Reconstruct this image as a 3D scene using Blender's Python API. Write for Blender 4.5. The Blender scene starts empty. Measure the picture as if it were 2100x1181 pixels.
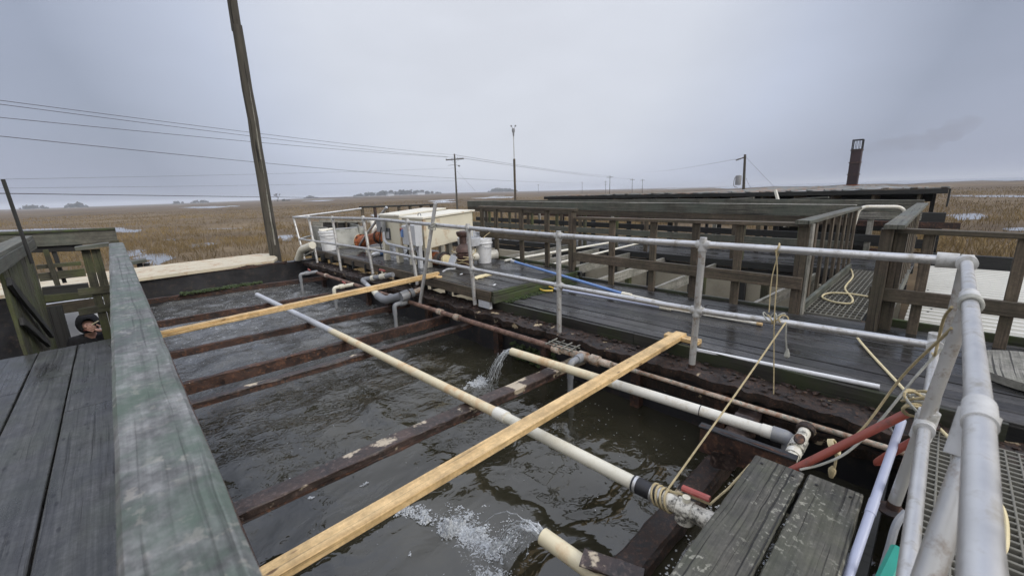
import bpy, bmesh, math, random
import numpy as np
from mathutils import Vector, Matrix, noise as mnoise
R = math.radians
random.seed(7)
SC = bpy.context.scene
COL = SC.collection
# ---------------------------------------------------------------- camera
F, PPX, PPY = 845.8, 1050.0, 590.5
yaw, pitch, roll = R(43.49), R(13.0), R(-1.825)
CAM = Vector((0, 0, 1.5))
_fw = Vector((math.sin(yaw)*math.cos(pitch), math.cos(yaw)*math.cos(pitch), -math.sin(pitch)))
_r0 = Vector((math.cos(yaw), -math.sin(yaw), 0)); _u0 = _r0.cross(_fw)
_r = _r0*math.cos(roll) + _u0*math.sin(roll); _u = -_r0*math.sin(roll) + _u0*math.cos(roll)
cd = bpy.data.cameras.new('camera'); co = bpy.data.objects.new('camera', cd); COL.objects.link(co)
m = Matrix.Identity(4)
for i in range(3):
    m[i][0] = _r[i]; m[i][1] = _u[i]; m[i][2] = -_fw[i]; m[i][3] = CAM[i]
co.matrix_world = m
cd.sensor_width = 36.0; cd.lens = F/2100*36; cd.clip_start = 0.05; cd.clip_end = 20000
cd.dof.use_dof = True; cd.dof.focus_distance = 4.6; cd.dof.aperture_fstop = 4.0
SC.camera = co
# ---------------------------------------------------------------- world and sun
w = bpy.data.worlds.new('World'); SC.world = w; w.use_nodes = True
wn = w.node_tree; wn.nodes.clear()
ZENITH = 2.5
SUN_EL, SUN_AZ = R(32), R(167)      # azimuth clockwise from +Y
sky = wn.nodes.new('ShaderNodeTexSky'); sky.sky_type = 'NISHITA'; sky.sun_disc = False
sky.sun_elevation = SUN_EL; sky.sun_rotation = SUN_AZ; sky.air_density = 1.5; sky.dust_density = 3
tc = wn.nodes.new('ShaderNodeTexCoord')
nm = wn.nodes.new('ShaderNodeVectorMath'); nm.operation = 'DOT_PRODUCT'
wn.links.new(tc.outputs['Generated'], nm.inputs[0])
nm.inputs[1].default_value = (math.sin(R(44))*math.cos(R(25)), math.cos(R(44))*math.cos(R(25)), math.sin(R(25)))
rp = wn.nodes.new('ShaderNodeValToRGB'); wn.links.new(nm.outputs['Value'], rp.inputs[0])
e = rp.color_ramp.elements
e[0].position = 0.0; e[0].color = (7.0, 7.0, 7.3, 1)
e[1].position = 1.0; e[1].color = (7.6, 7.9, 8.7, 1)
x_ = e.new(0.35); x_.color = (5.0, 5.2, 6.0, 1)
x_ = e.new(0.60); x_.color = (3.7, 4.1, 5.3, 1)
x_ = e.new(0.72); x_.color = (3.3, 3.7, 4.75, 1)
x_ = e.new(0.84); x_.color = (5.3, 5.8, 7.1, 1)
x_ = e.new(0.93); x_.color = (7.0, 7.35, 8.2, 1)
mp = wn.nodes.new('ShaderNodeMapping'); mp.inputs['Scale'].default_value = (1.6, 1.6, 4.0)
wn.links.new(tc.outputs['Generated'], mp.inputs[0])
nz = wn.nodes.new('ShaderNodeTexNoise'); nz.inputs['Scale'].default_value = 1.4; nz.inputs['Detail'].default_value = 5
nz.inputs['Roughness'].default_value = 0.5
wn.links.new(mp.outputs[0], nz.inputs['Vector'])
mr = wn.nodes.new('ShaderNodeMapRange'); mr.inputs[1].default_value = .3; mr.inputs[2].default_value = .7
mr.inputs[3].default_value = .94; mr.inputs[4].default_value = 1.06
wn.links.new(nz.outputs[0], mr.inputs[0])
ml = wn.nodes.new('ShaderNodeMixRGB'); ml.blend_type = 'MULTIPLY'; ml.inputs[0].default_value = 1
wn.links.new(rp.outputs[0], ml.inputs[1]); wn.links.new(mr.outputs[0], ml.inputs[2])
# an overcast sky is brightest overhead
sx = wn.nodes.new('ShaderNodeSeparateXYZ'); wn.links.new(tc.outputs['Generated'], sx.inputs[0])
zr_ = wn.nodes.new('ShaderNodeMapRange'); zr_.interpolation_type = 'SMOOTHSTEP'
for i, q in enumerate((.36, .88, 1.0, ZENITH)): zr_.inputs[i+1].default_value = q
wn.links.new(sx.outputs[2], zr_.inputs[0])
zm = wn.nodes.new('ShaderNodeMixRGB'); zm.blend_type = 'MULTIPLY'; zm.inputs[0].default_value = 1
wn.links.new(ml.outputs[0], zm.inputs[1]); wn.links.new(zr_.outputs[0], zm.inputs[2]); ml = zm
mx = wn.nodes.new('ShaderNodeMixRGB'); mx.inputs[0].default_value = .94
wn.links.new(sky.outputs[0], mx.inputs[1]); wn.links.new(ml.outputs[0], mx.inputs[2])
bg = wn.nodes.new('ShaderNodeBackground'); bg.inputs[1].default_value = 0.1
wo = wn.nodes.new('ShaderNodeOutputWorld')
wn.links.new(mx.outputs[0], bg.inputs[0]); wn.links.new(bg.outputs[0], wo.inputs[0])
sl = bpy.data.lights.new('sun', 'SUN'); sl.energy = 1.5; sl.angle = R(16); sl.color = (1, .96, .9)
so = bpy.data.objects.new('sun', sl); COL.objects.link(so)
_d = Vector((math.sin(SUN_AZ)*math.cos(SUN_EL), math.cos(SUN_AZ)*math.cos(SUN_EL), math.sin(SUN_EL)))
so.rotation_euler = _d.to_track_quat('Z', 'Y').to_euler()
SC.view_settings.view_transform = 'Standard'; SC.view_settings.look = 'None'
SC.view_settings.exposure = 0; SC.view_settings.gamma = 1
SC.cycles.volume_bounces = 0; SC.cycles.max_bounces = 8; SC.cycles.use_denoising = True

# ---------------------------------------------------------------- photo pixel -> point on a real plane
def ray(px, py):
    return (_fw + _r*((px-PPX)/F) - _u*((py-PPY)/F)).normalized()
def PZ(px, py, z):
    d = ray(px, py); return CAM + d*((z-CAM.z)/d.z)
def PX(px, py, x):
    d = ray(px, py); return CAM + d*(x/d.x)
def PY(px, py, y):
    d = ray(px, py); return CAM + d*(y/d.y)
def AT(px, py, dist):
    d = ray(px, py); return CAM + d*(dist/math.hypot(d.x, d.y))
V = lambda *a: Vector(a)
GZ = -2.2

# ---------------------------------------------------------------- materials
class G:
    def __init__(s, name, rough=.5, spec=.5, metal=0.0, col=None):
        s.m = bpy.data.materials.new(name); s.m.use_nodes = True; s.t = s.m.node_tree
        s.b = s.t.nodes['Principled BSDF']
        s.b.inputs['Roughness'].default_value = rough; s.b.inputs['Metallic'].default_value = metal
        s.b.inputs['Specular IOR Level'].default_value = spec
        if col: s.b.inputs['Base Color'].default_value = (*col, 1)
    def L(s, inp, val):
        if hasattr(val, 'is_linked') or isinstance(val, bpy.types.NodeSocket): s.t.links.new(val, inp)
        elif isinstance(val, (tuple, list)) and len(val) == 3 and inp.type == 'RGBA': inp.default_value = (*val, 1)
        else: inp.default_value = val
    def uv(s): return s.t.nodes.new('ShaderNodeUVMap').outputs[0]
    def obj(s): return s.t.nodes.new('ShaderNodeTexCoord').outputs['Object']
    def attr(s, n):
        a = s.t.nodes.new('ShaderNodeAttribute'); a.attribute_name = n; return a.outputs['Fac']
    def mp(s, v, sc, loc=(0, 0, 0), rot=(0, 0, 0)):
        n = s.t.nodes.new('ShaderNodeMapping'); s.L(n.inputs[0], v); s.L(n.inputs['Scale'], sc); s.L(n.inputs['Location'], loc)
        s.L(n.inputs['Rotation'], rot); return n.outputs[0]
    def noise(s, v, scale=1.0, det=4, rough=.55, dist=0.0):
        n = s.t.nodes.new('ShaderNodeTexNoise'); s.L(n.inputs['Vector'], v)
        s.L(n.inputs['Scale'], scale); s.L(n.inputs['Detail'], det); s.L(n.inputs['Roughness'], rough); s.L(n.inputs['Distortion'], dist)
        return n.outputs[0]
    def vor(s, v, scale, feat='F1'):
        n = s.t.nodes.new('ShaderNodeTexVoronoi'); n.feature = feat; s.L(n.inputs['Vector'], v); s.L(n.inputs['Scale'], scale)
        return n.outputs['Distance']
    def ramp(s, f, stops, interp='LINEAR'):
        n = s.t.nodes.new('ShaderNodeValToRGB'); s.L(n.inputs[0], f); el = n.color_ramp.elements
        n.color_ramp.interpolation = interp
        for i, (p, c) in enumerate(stops):
            if not isinstance(c, (tuple, list)): c = (c, c, c)
            q = el[i] if i < 2 else el.new(p)
            q.position = p; q.color = (*c, 1)
        return n.outputs[0]
    def rng(s, f, a, b, c, d):
        n = s.t.nodes.new('ShaderNodeMapRange'); s.L(n.inputs[0], f)
        for i, q in enumerate((a, b, c, d)): n.inputs[i+1].default_value = q
        return n.outputs[0]
    def mix(s, f, a, b, mode='MIX'):
        n = s.t.nodes.new('ShaderNodeMixRGB'); n.blend_type = mode
        s.L(n.inputs[0], f); s.L(n.inputs[1], a); s.L(n.inputs[2], b); return n.outputs[0]
    def math(s, op, a, b=0.0):
        n = s.t.nodes.new('ShaderNodeMath'); n.operation = op; s.L(n.inputs[0], a); s.L(n.inputs[1], b); return n.outputs[0]
    def bump(s, h, st=.3, dist=.01):
        n = s.t.nodes.new('ShaderNodeBump'); s.L(n.inputs['Strength'], st); n.inputs['Distance'].default_value = dist
        s.L(n.inputs['Height'], h); s.t.links.new(n.outputs[0], s.b.inputs['Normal'])
    def sep(s, v):
        n = s.t.nodes.new('ShaderNodeSeparateXYZ'); s.L(n.inputs[0], v); return n.outputs
    def comb(s, x, y, z):
        n = s.t.nodes.new('ShaderNodeCombineXYZ')
        for i, q in enumerate((x, y, z)): s.L(n.inputs[i], q)
        return n.outputs[0]
    def out(s, col=None, rough=None):
        if col is not None: s.L(s.b.inputs['Base Color'], col)
        if rough is not None: s.L(s.b.inputs['Roughness'], rough)
        return s.m

def wood(name, lo, hi, green=None, gamt=0.0, lich=0.0, rough=(.35, .7), bmp=.5, rnd=.6, knots=0.0, gs=2.5, crack=.8, fine=60, lcol=(.45, .44, .36), mot=0.0, wet=0.0):
    g = G(name); uv = g.uv(); r = g.attr('rnd'); x, y, z = g.sep(uv)
    vec = g.comb(x, y, g.math('MULTIPLY', r, 37.0))
    warp = g.noise(g.mp(vec, (2.0, 6.0, 1)), 1.0, 2)
    vec2 = g.comb(x, g.math('ADD', y, g.math('MULTIPLY', warp, .022)), g.math('MULTIPLY', r, 37.0))
    a = g.noise(g.mp(vec2, (1.3, fine, 1)), 1.0, 5, .62, .3)
    b = g.noise(g.mp(vec2, (5, fine*4, 1)), 1.0, 3, .6)
    big = g.noise(g.mp(vec, (1.2, 5, 1)), 1.0, 4, .6)
    f = g.math('ADD', g.math('MULTIPLY', a, .55), g.math('ADD', g.math('MULTIPLY', b, .2), g.math('MULTIPLY', big, .35)))
    col = g.mix(g.ramp(f, [(.38, 0.0), (.72, 1.0)]), lo, hi)
    col = g.mix(1.0, col, g.rng(r, 0, 1, 1-rnd/2, 1+rnd/2), 'MULTIPLY')
    ob = g.obj()
    if mot:
        col = g.mix(1.0, col, g.rng(g.noise(ob, 7.0, 8, .74), .32, .68, 1-mot, 1+mot), 'MULTIPLY')
        col = g.mix(1.0, col, g.rng(g.noise(ob, 42.0, 4, .7), .35, .65, 1-mot*.5, 1+mot*.5), 'MULTIPLY')
    if green:
        gm = g.ramp(g.noise(ob, gs, 5, .65), [(.42, 0.0), (.62, 1.0)])
        col = g.mix(g.math('MULTIPLY', gm, gamt), col, green)
    if lich:
        n1 = g.math('MULTIPLY', g.ramp(g.noise(ob, 38.0, 4, .6), [(.56, 0.0), (.62, 1.0)]), g.ramp(g.noise(ob, 5.0, 3), [(.45, 0.0), (.6, 1.0)]))
        col = g.mix(g.math('MULTIPLY', n1, lich), col, lcol)
    ck = g.ramp(g.noise(g.mp(vec2, (.9, 75, 1), (3, 1, 5)), 1.0, 3, .5), [(.33, 1-crack), (.40, 1.0)])
    col = g.mix(1.0, col, ck, 'MULTIPLY')
    if knots:
        kv = g.mp(vec, (5.5, 15, 1)); k = g.vor(kv, 1.0)
        col = g.mix(g.math('MULTIPLY', g.ramp(k, [(.09, 1.0), (.17, 0.0)]), knots), col, (lo[0]*.25, lo[1]*.2, lo[2]*.2))
    h = g.math('ADD', g.math('MULTIPLY', f, .8), g.math('MULTIPLY', ck, .5))
    g.bump(h, bmp, .006)
    if wet:
        pd = g.ramp(g.noise(g.mp(ob, (1.0, .45, 1)), 2.6, 4, .6), [(.46, 0.0), (.60, 1.0)])
        return g.out(g.mix(g.math('MULTIPLY', pd, .35), col, (.02, .02, .022)), g.mix(g.math('MULTIPLY', pd, wet), g.rng(big, .3, .7, rough[0], rough[1]), (.07, .07, .07)))
    return g.out(col, g.rng(big, .3, .7, rough[0], rough[1]))

def rust(name, a, b, c, patch=None, pamt=0.5, rough=(.45, .85), sc=9, bmp=.8, pz=4.0):
    g = G(name); ob = g.obj()
    n1 = g.noise(ob, sc, 7, .68, .4); n2 = g.noise(ob, sc*3.3, 5, .7); n3 = g.noise(ob, sc*.35, 3)
    col = g.mix(g.ramp(n1, [(.38, 0.0), (.6, 1.0)]), a, b)
    col = g.mix(g.ramp(n2, [(.52, 0.0), (.68, 1.0)]), col, c)
    col = g.mix(1.0, col, g.rng(n3, .3, .7, .6, 1.3), 'MULTIPLY')
    if patch:
        pm = g.ramp(g.math('ADD', g.noise(ob, pz, 5, .6), g.math('MULTIPLY', n1, .25)), [(.72-pamt*.2, 0.0), (.75-pamt*.2, 1.0)])
        col = g.mix(pm, col, patch)
    g.bump(g.math('ADD', n1, g.math('MULTIPLY', n2, .5)), bmp, .008)
    return g.out(col, g.rng(n1, .3, .7, rough[0], rough[1]))

def plain(name, c, rough=.45, var=.25, sc=6, dirt=None, damt=.0, bmp=.1, metal=0.0, spec=.5, dsc=14, dthr=.58):
    g = G(name, spec=spec, metal=metal); ob = g.obj()
    n = g.noise(ob, sc, 6, .6); n2 = g.noise(ob, dsc, 6, .7)
    col = g.mix(1.0, c, g.rng(n, .3, .7, 1-var, 1+var), 'MULTIPLY')
    if dirt: col = g.mix(g.math('MULTIPLY', g.ramp(n2, [(dthr-.08, 0.0), (dthr+.06, 1.0)]), damt), col, dirt)
    if bmp: g.bump(n2, bmp, .004)
    return g.out(col, g.rng(n2, .3, .7, max(0, rough-.12), rough+.15))

M_deck = wood('wet_deck_wood', (.012, .012, .012), (.070, .066, .065), (.034, .038, .022), .25, rough=(.30, .6), bmp=.4, rnd=1.1, mot=.42, wet=.9)
M_deckL = wood('platform_wood', (.020, .020, .020), (.094, .095, .094), (.055, .066, .044), .35, rough=(.28, .65), bmp=.6, rnd=.5, fine=55, mot=.42, knots=.7, crack=.6, wet=.5)
M_fasc = wood('dark_fascia_wood', (.010, .009, .008), (.055, .051, .045), (.035, .05, .015), .6, rough=(.3, .6), rnd=.4)
M_moss = wood('mossy_wood', (.02, .022, .014), (.075, .075, .05), (.05, .075, .018), .85, rough=(.5, .9), gs=7)
M_rail = wood('weathered_railing_wood', (.018, .013, .008), (.150, .116, .082), (.070, .072, .040), .3, rough=(.55, .85), rnd=.6, gs=3, mot=.35)
M_railg = wood('grey_green_board', (.026, .025, .019), (.165, .158, .126), (.095, .118, .095), .5, rough=(.5, .8), rnd=.35, gs=1.6, mot=.35)
M_railp = wood('pale_weathered_wood', (.11, .105, .09), (.40, .385, .34), (.10, .11, .07), .35, .5, rough=(.6, .9), rnd=.4, lcol=(.03, .03, .025), mot=.35)
M_cap = wood('peeling_cap_wood', (.060, .062, .060), (.200, .202, .198), (.075, .110, .082), .8, .35, rough=(.5, .8), rnd=.1, gs=6.5, fine=34, crack=.4, lcol=(.40, .37, .32), mot=.6, bmp=1.0)
M_olive = wood('mossy_post_wood', (.016, .015, .010), (.100, .094, .060), (.085, .105, .025), .55, rough=(.5, .85), rnd=.5, gs=2.2, mot=.35)
M_near = wood('lichen_plank_wood', (.026, .025, .020), (.125, .118, .098), (.07, .078, .04), .35, .5, rough=(.45, .8), bmp=1.0, fine=48, rnd=.25, gs=6, mot=.3)
M_new = wood('fresh_pine', (.46, .30, .125), (.72, .52, .27), rough=(.45, .7), bmp=.25, rnd=.12, knots=.9, crack=.4, fine=24, mot=.28)
M_rust = rust('rusty_steel', (.012, .008, .008), (.062, .030, .020), (.15, .070, .036), (.42, .36, .26), -.7, pz=6)
M_rustd = rust('dark_rusty_steel', (.012, .009, .008), (.048, .031, .026), (.12, .085, .070), (.50, .42, .30), -.15, rough=(.25, .6), pz=3.2)
M_rustp = rust('patched_rusty_steel', (.018, .012, .010), (.060, .040, .034), (.13, .092, .078), (.46, .39, .29), .16, rough=(.3, .65), pz=2.4)
M_flake = rust('flaking_rust', (.006, .005, .004), (.034, .020, .014), (.095, .048, .028), (.42, .34, .22), -.22, sc=14, bmp=1.0, pz=5.5)
M_rpipe = rust('rust_brown_pipe', (.09, .045, .030), (.21, .125, .090), (.30, .215, .165), rough=(.5, .8), sc=12, bmp=.3)
M_orange = rust('orange_rust', (.13, .028, .008), (.36, .10, .030), (.50, .20, .08), rough=(.4, .8), bmp=.4)
M_cond = rust('flaked_conduit_pipe', (.30, .16, .09), (.55, .47, .38), (.12, .22, .19), rough=(.5, .8), sc=14, bmp=.3)
M_alu = plain('grey_rail_pipe', (.56, .56, .555), .42, .12, 5, (.26, .23, .17), .6, .08, metal=.75, dthr=.60)
M_aluw = plain('grey_post_pipe', (.56, .56, .545), .42, .14, 5, (.20, .12, .06), .7, .1, metal=.65, dthr=.60)
M_aluf = plain('grey_clamp', (.50, .50, .485), .5, .15, 20, (.2, .19, .15), .6, .2)
M_pvc = plain('white_pvc', (.74, .72, .64), .35, .05, 4, (.46, .36, .20), .45, .05, dthr=.60)
M_pvcy = plain('yellowed_pvc', (.72, .64, .44), .38, .10, 3.5, (.50, .25, .07), .6, .05, dsc=3.5, dthr=.58)
M_pvcc = plain('cream_pvc', (.72, .69, .57), .35, .08, 3.5, (.45, .40, .26), .35, .05)
M_pvcg = plain('grey_pvc', (.235, .245, .26), .4, .12, 6, (.35, .34, .30), .4, .05)
M_pvcgl = plain('pale_grey_pvc', (.50, .52, .55), .35, .06, 6, (.30, .29, .26), .3, .05)
M_dirty = plain('stained_white_pvc', (.68, .65, .56), .45, .1, 9, (.02, .018, .014), .9, .2, dsc=26, dthr=.56)
M_black = plain('black_rubber', (.018, .018, .02), .5, .2)
M_liner = rust('black_tank_liner', (.010, .010, .012), (.018, .018, .021), (.045, .034, .028), rough=(.3, .6), sc=3, bmp=.3)
M_beige = plain('stained_beige_paint', (.55, .49, .36), .6, .05, 3, (.34, .16, .06), .7, .05, dsc=5, dthr=.60)
M_box = plain('ivory_painted_steel', (.66, .62, .49), .45, .06, 2, (.40, .22, .08), .6, .06, dsc=5, dthr=.66)
M_lid = plain('ivory_lid', (.74, .71, .60), .4, .06, 3, (.42, .26, .08), .6, .06, dsc=6, dthr=.64)
M_white = plain('white_plastic', (.76, .77, .78), .35, .04, 3, (.5, .48, .42), .3, .03)
M_lid2 = plain('cream_plastic', (.72, .68, .56), .4, .06, 5, (.4, .36, .25), .4, .03)
M_elec = plain('pale_grey_enclosure', (.52, .54, .56), .4, .06, 4, (.35, .33, .3), .3, .03)
M_dgrey = plain('dark_grey_box', (.10, .11, .12), .45, .1)
M_tub = plain('weathered_grey_fibreglass', (.27, .27, .24), .5, .25, 2.5, (.12, .12, .09), .6, .1, dsc=4)
M_red = plain('faded_red_plastic', (.36, .075, .060), .45, .12, 8, (.42, .22, .18), .5, .05)
M_redrod = plain('red_brown_rod', (.27, .065, .045), .42, .14, 9, (.10, .05, .04), .6, .1)
M_blue = plain('blue_pole', (.15, .26, .52), .3, .06)
M_lav = plain('lavender_white_pole', (.41, .44, .56), .4, .06)
M_yel = plain('yellow_plastic', (.66, .46, .08), .4, .1)
M_teal = plain('teal_plastic', (.02, .28, .21), .4, .15)
M_rope = plain('tan_rope', (.46, .38, .22), .85, .2, 40, bmp=.6, dsc=160)
M_ropeg = plain('grey_rope', (.36, .36, .32), .85, .2, 40, bmp=.6, dsc=160)
M_hose = plain('cream_hose', (.70, .60, .36), .5, .08, 10)
M_iron = rust('brown_cast_iron', (.030, .018, .015), (.085, .048, .040), (.14, .09, .075), rough=(.4, .7), sc=8, bmp=.3)
M_grate = plain('grey_fibreglass_grating', (.17, .165, .14), .6, .12, 5, (.2, .19, .15), .5, .1)
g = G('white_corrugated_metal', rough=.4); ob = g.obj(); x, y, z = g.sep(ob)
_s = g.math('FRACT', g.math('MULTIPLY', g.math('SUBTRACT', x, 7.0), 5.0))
_d = g.math('MULTIPLY', g.ramp(_s, [(.34, 0.0), (.50, 1.0), (.56, .2), (.80, 0.0), (.93, .7), (.98, 0.0)]), g.rng(g.noise(ob, 2.0, 5), .3, .7, .25, .6))  # stripes along the ribs: rib shading put into the colour
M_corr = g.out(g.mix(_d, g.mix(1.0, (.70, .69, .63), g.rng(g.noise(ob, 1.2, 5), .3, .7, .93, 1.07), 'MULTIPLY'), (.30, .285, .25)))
M_roof = plain('pale_roof_metal', (.20, .21, .205), .4, .15, 1.0, (.36, .17, .07), .6, .02, dsc=1.2)
M_dark = wood('blackened_timber', (.008, .008, .008), (.032, .031, .030), (.03, .035, .028), .35, rough=(.5, .9), rnd=.6)
M_stack = rust('dark_red_flue_steel', (.026, .016, .018), (.055, .032, .036), (.045, .034, .040), rough=(.5, .8), sc=2.5, bmp=.1)
M_tankw = plain('buff_tank_wall', (.37, .335, .26), .6, .12, 1.2, (.22, .20, .15), .5, .08, dsc=2)
M_pole = wood('creosoted_pole_wood', (.028, .024, .019), (.115, .102, .084), (.08, .085, .06), .25, rough=(.7, .95), rnd=.2, fine=30)
M_wire = plain('wire', (.10, .10, .11), .6, .05)
M_mark = plain('metal_grey', (.16, .17, .18), .5, .1)

def water_mat(name, tank):
    g = G(name, rough=.035, spec=.5); ob = g.obj(); x, y, z = g.sep(ob)
    g.b.inputs['IOR'].default_value = 1.6
    n1 = g.noise(g.mp(ob, (1.0, 1.5, 1)), 2.6, 1.5, .45, .8)
    n2 = g.noise(g.mp(ob, (1.2, 1.5, 1)), 7.5, 2, .5, 1.0)
    n3 = g.noise(ob, 34.0, 2, .5, .6)
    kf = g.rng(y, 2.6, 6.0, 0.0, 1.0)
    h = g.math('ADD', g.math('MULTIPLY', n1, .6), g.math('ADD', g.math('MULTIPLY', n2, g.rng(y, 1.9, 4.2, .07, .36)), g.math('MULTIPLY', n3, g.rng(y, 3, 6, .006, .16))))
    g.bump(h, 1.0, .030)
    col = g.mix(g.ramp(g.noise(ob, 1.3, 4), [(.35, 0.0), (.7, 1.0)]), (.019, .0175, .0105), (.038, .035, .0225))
    col = g.mix(g.math('MULTIPLY', g.rng(y, 4.2, 8.0, 0.0, .75), g.rng(g.noise(g.mp(ob, (1, 1.6, 1)), 5.0, 4, .6, .8), .35, .65, .35, 1.0)), col, (.17, .175, .178))  # far bays lightened: reflected sky put into the water colour
    # loose foam: clots near the splashes; far bay streaks paint sky reflected off the chop
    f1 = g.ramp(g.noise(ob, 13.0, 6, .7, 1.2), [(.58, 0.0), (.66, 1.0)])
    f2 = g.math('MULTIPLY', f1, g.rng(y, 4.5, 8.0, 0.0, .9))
    f3 = g.math('MULTIPLY', g.ramp(g.noise(ob, 24.0, 4, .6, .6), [(.69, 0.0), (.72, 1.0)]), g.ramp(g.noise(ob, 1.7, 2), [(.5, 0.0), (.62, .8)]))
    f4 = None
    for (fx_, fy_, rx, ry) in ((1.22, 1.72, .17, .42), (1.12, 1.35, .10, .35), (2.55, 3.25, .22, .17), (2.1, .55, .9, .28)):
        ds = g.math('SQRT', g.math('ADD', g.math('POWER', g.math('MULTIPLY', g.math('SUBTRACT', x, fx_), 1/rx), 2.0), g.math('POWER', g.math('MULTIPLY', g.math('SUBTRACT', y, fy_), 1/ry), 2.0)))
        q = g.rng(ds, 0, 1, .30 if rx < .5 else .14, 0); f4 = q if f4 is None else g.math('MAXIMUM', f4, q)
    lace = g.math('ADD', g.noise(ob, 26.0, 6, .72, 1.5), f4)
    f4 = g.math('MULTIPLY', g.ramp(lace, [(.66, 0.0), (.76, 1.0)]), g.rng(f4, 0, .03, 0, 1))
    foam = g.math('MAXIMUM', g.math('MAXIMUM', f2, f3), f4)
    col = g.mix(foam, col, (.42, .44, .45))
    return g.out(col, g.rng(foam, 0, 1, .035, .6))
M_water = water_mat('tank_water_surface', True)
g = G('pond_water', rough=.06, spec=.5, col=(.20, .21, .22)); g.bump(g.noise(g.obj(), 2.0, 3), .05, .02); M_pond = g.m
g = G('sea_water', rough=.12, spec=.5, col=(.24, .26, .28)); M_sea = g.m
g = G('foam', rough=.35, spec=.5); _n = g.noise(g.obj(), 85.0, 5, .7); g.L(g.b.inputs['Alpha'], g.ramp(_n, [(.34, .12), (.62, .88)])); g.bump(_n, .6, .006)
M_foam = g.out(g.mix(_n, (.42, .45, .46), (.82, .84, .85)))
g = G('algae', rough=.8); _n = g.noise(g.obj(), 40.0, 5, .7); g.bump(_n, 1.0, .02); M_algae = g.out(g.mix(g.ramp(_n, [(.4, 0.0), (.62, 1.0)]), (.010, .014, .004), (.050, .082, .014)))

# ground: brown salt marsh painted darker around the works to deepen the shade under the decks
g = G('marsh_ground_material', rough=.95, spec=.1); ob = g.obj()
na = g.noise(g.mp(ob, (.010, .010, 1)), 1.0, 8, .68, .5); nb = g.noise(g.mp(ob, (.06, .06, 1)), 1.0, 6, .7); nc = g.noise(ob, 1.6, 5, .7)
col = g.mix(g.ramp(na, [(.36, 0.0), (.64, 1.0)]), (.135, .102, .068), (.215, .162, .098))
col = g.mix(g.ramp(nb, [(.40, 0.0), (.62, 1.0)]), g.mix(1.0, col, (.62, .60, .60), 'MULTIPLY'), col)
col = g.mix(1.0, col, g.rng(nc, .3, .7, .72, 1.25), 'MULTIPLY')
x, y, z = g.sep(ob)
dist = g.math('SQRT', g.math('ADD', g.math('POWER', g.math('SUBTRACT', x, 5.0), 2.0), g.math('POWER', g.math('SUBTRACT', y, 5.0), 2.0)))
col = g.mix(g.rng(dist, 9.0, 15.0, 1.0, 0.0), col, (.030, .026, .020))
g.bump(g.math('ADD', nc, nb), .6, .08)
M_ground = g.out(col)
g = G('marsh_grass_blades', rough=.9, spec=.1); r_ = g.attr('rnd')
M_grass = g.out(g.ramp(r_, [(0.0, (.105, .080, .047)), (1.0, (.37, .272, .125)), (.35, (.195, .143, .074)), (.7, (.285, .207, .094)), (.86, (.20, .168, .072))]))
g = G('far_foliage', rough=.95, spec=.05); M_tree = g.out(g.mix(g.noise(g.obj(), .25, 4), (.022, .028, .016), (.055, .060, .035)))
g = G('bare_branches', rough=.95, spec=.05, col=(.06, .05, .042)); M_twig = g.m
M_skin = plain('skin', (.60, .35, .27), .5, .08); M_cloth = plain('black_cloth', (.014, .014, .017), .85, .2, 30, bmp=.2)
M_cloth2 = plain('dark_trousers', (.02, .022, .028), .85, .2, 30); M_panel = plain('pale_hull_paint', (.56, .58, .62), .4, .05, 2)

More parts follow.
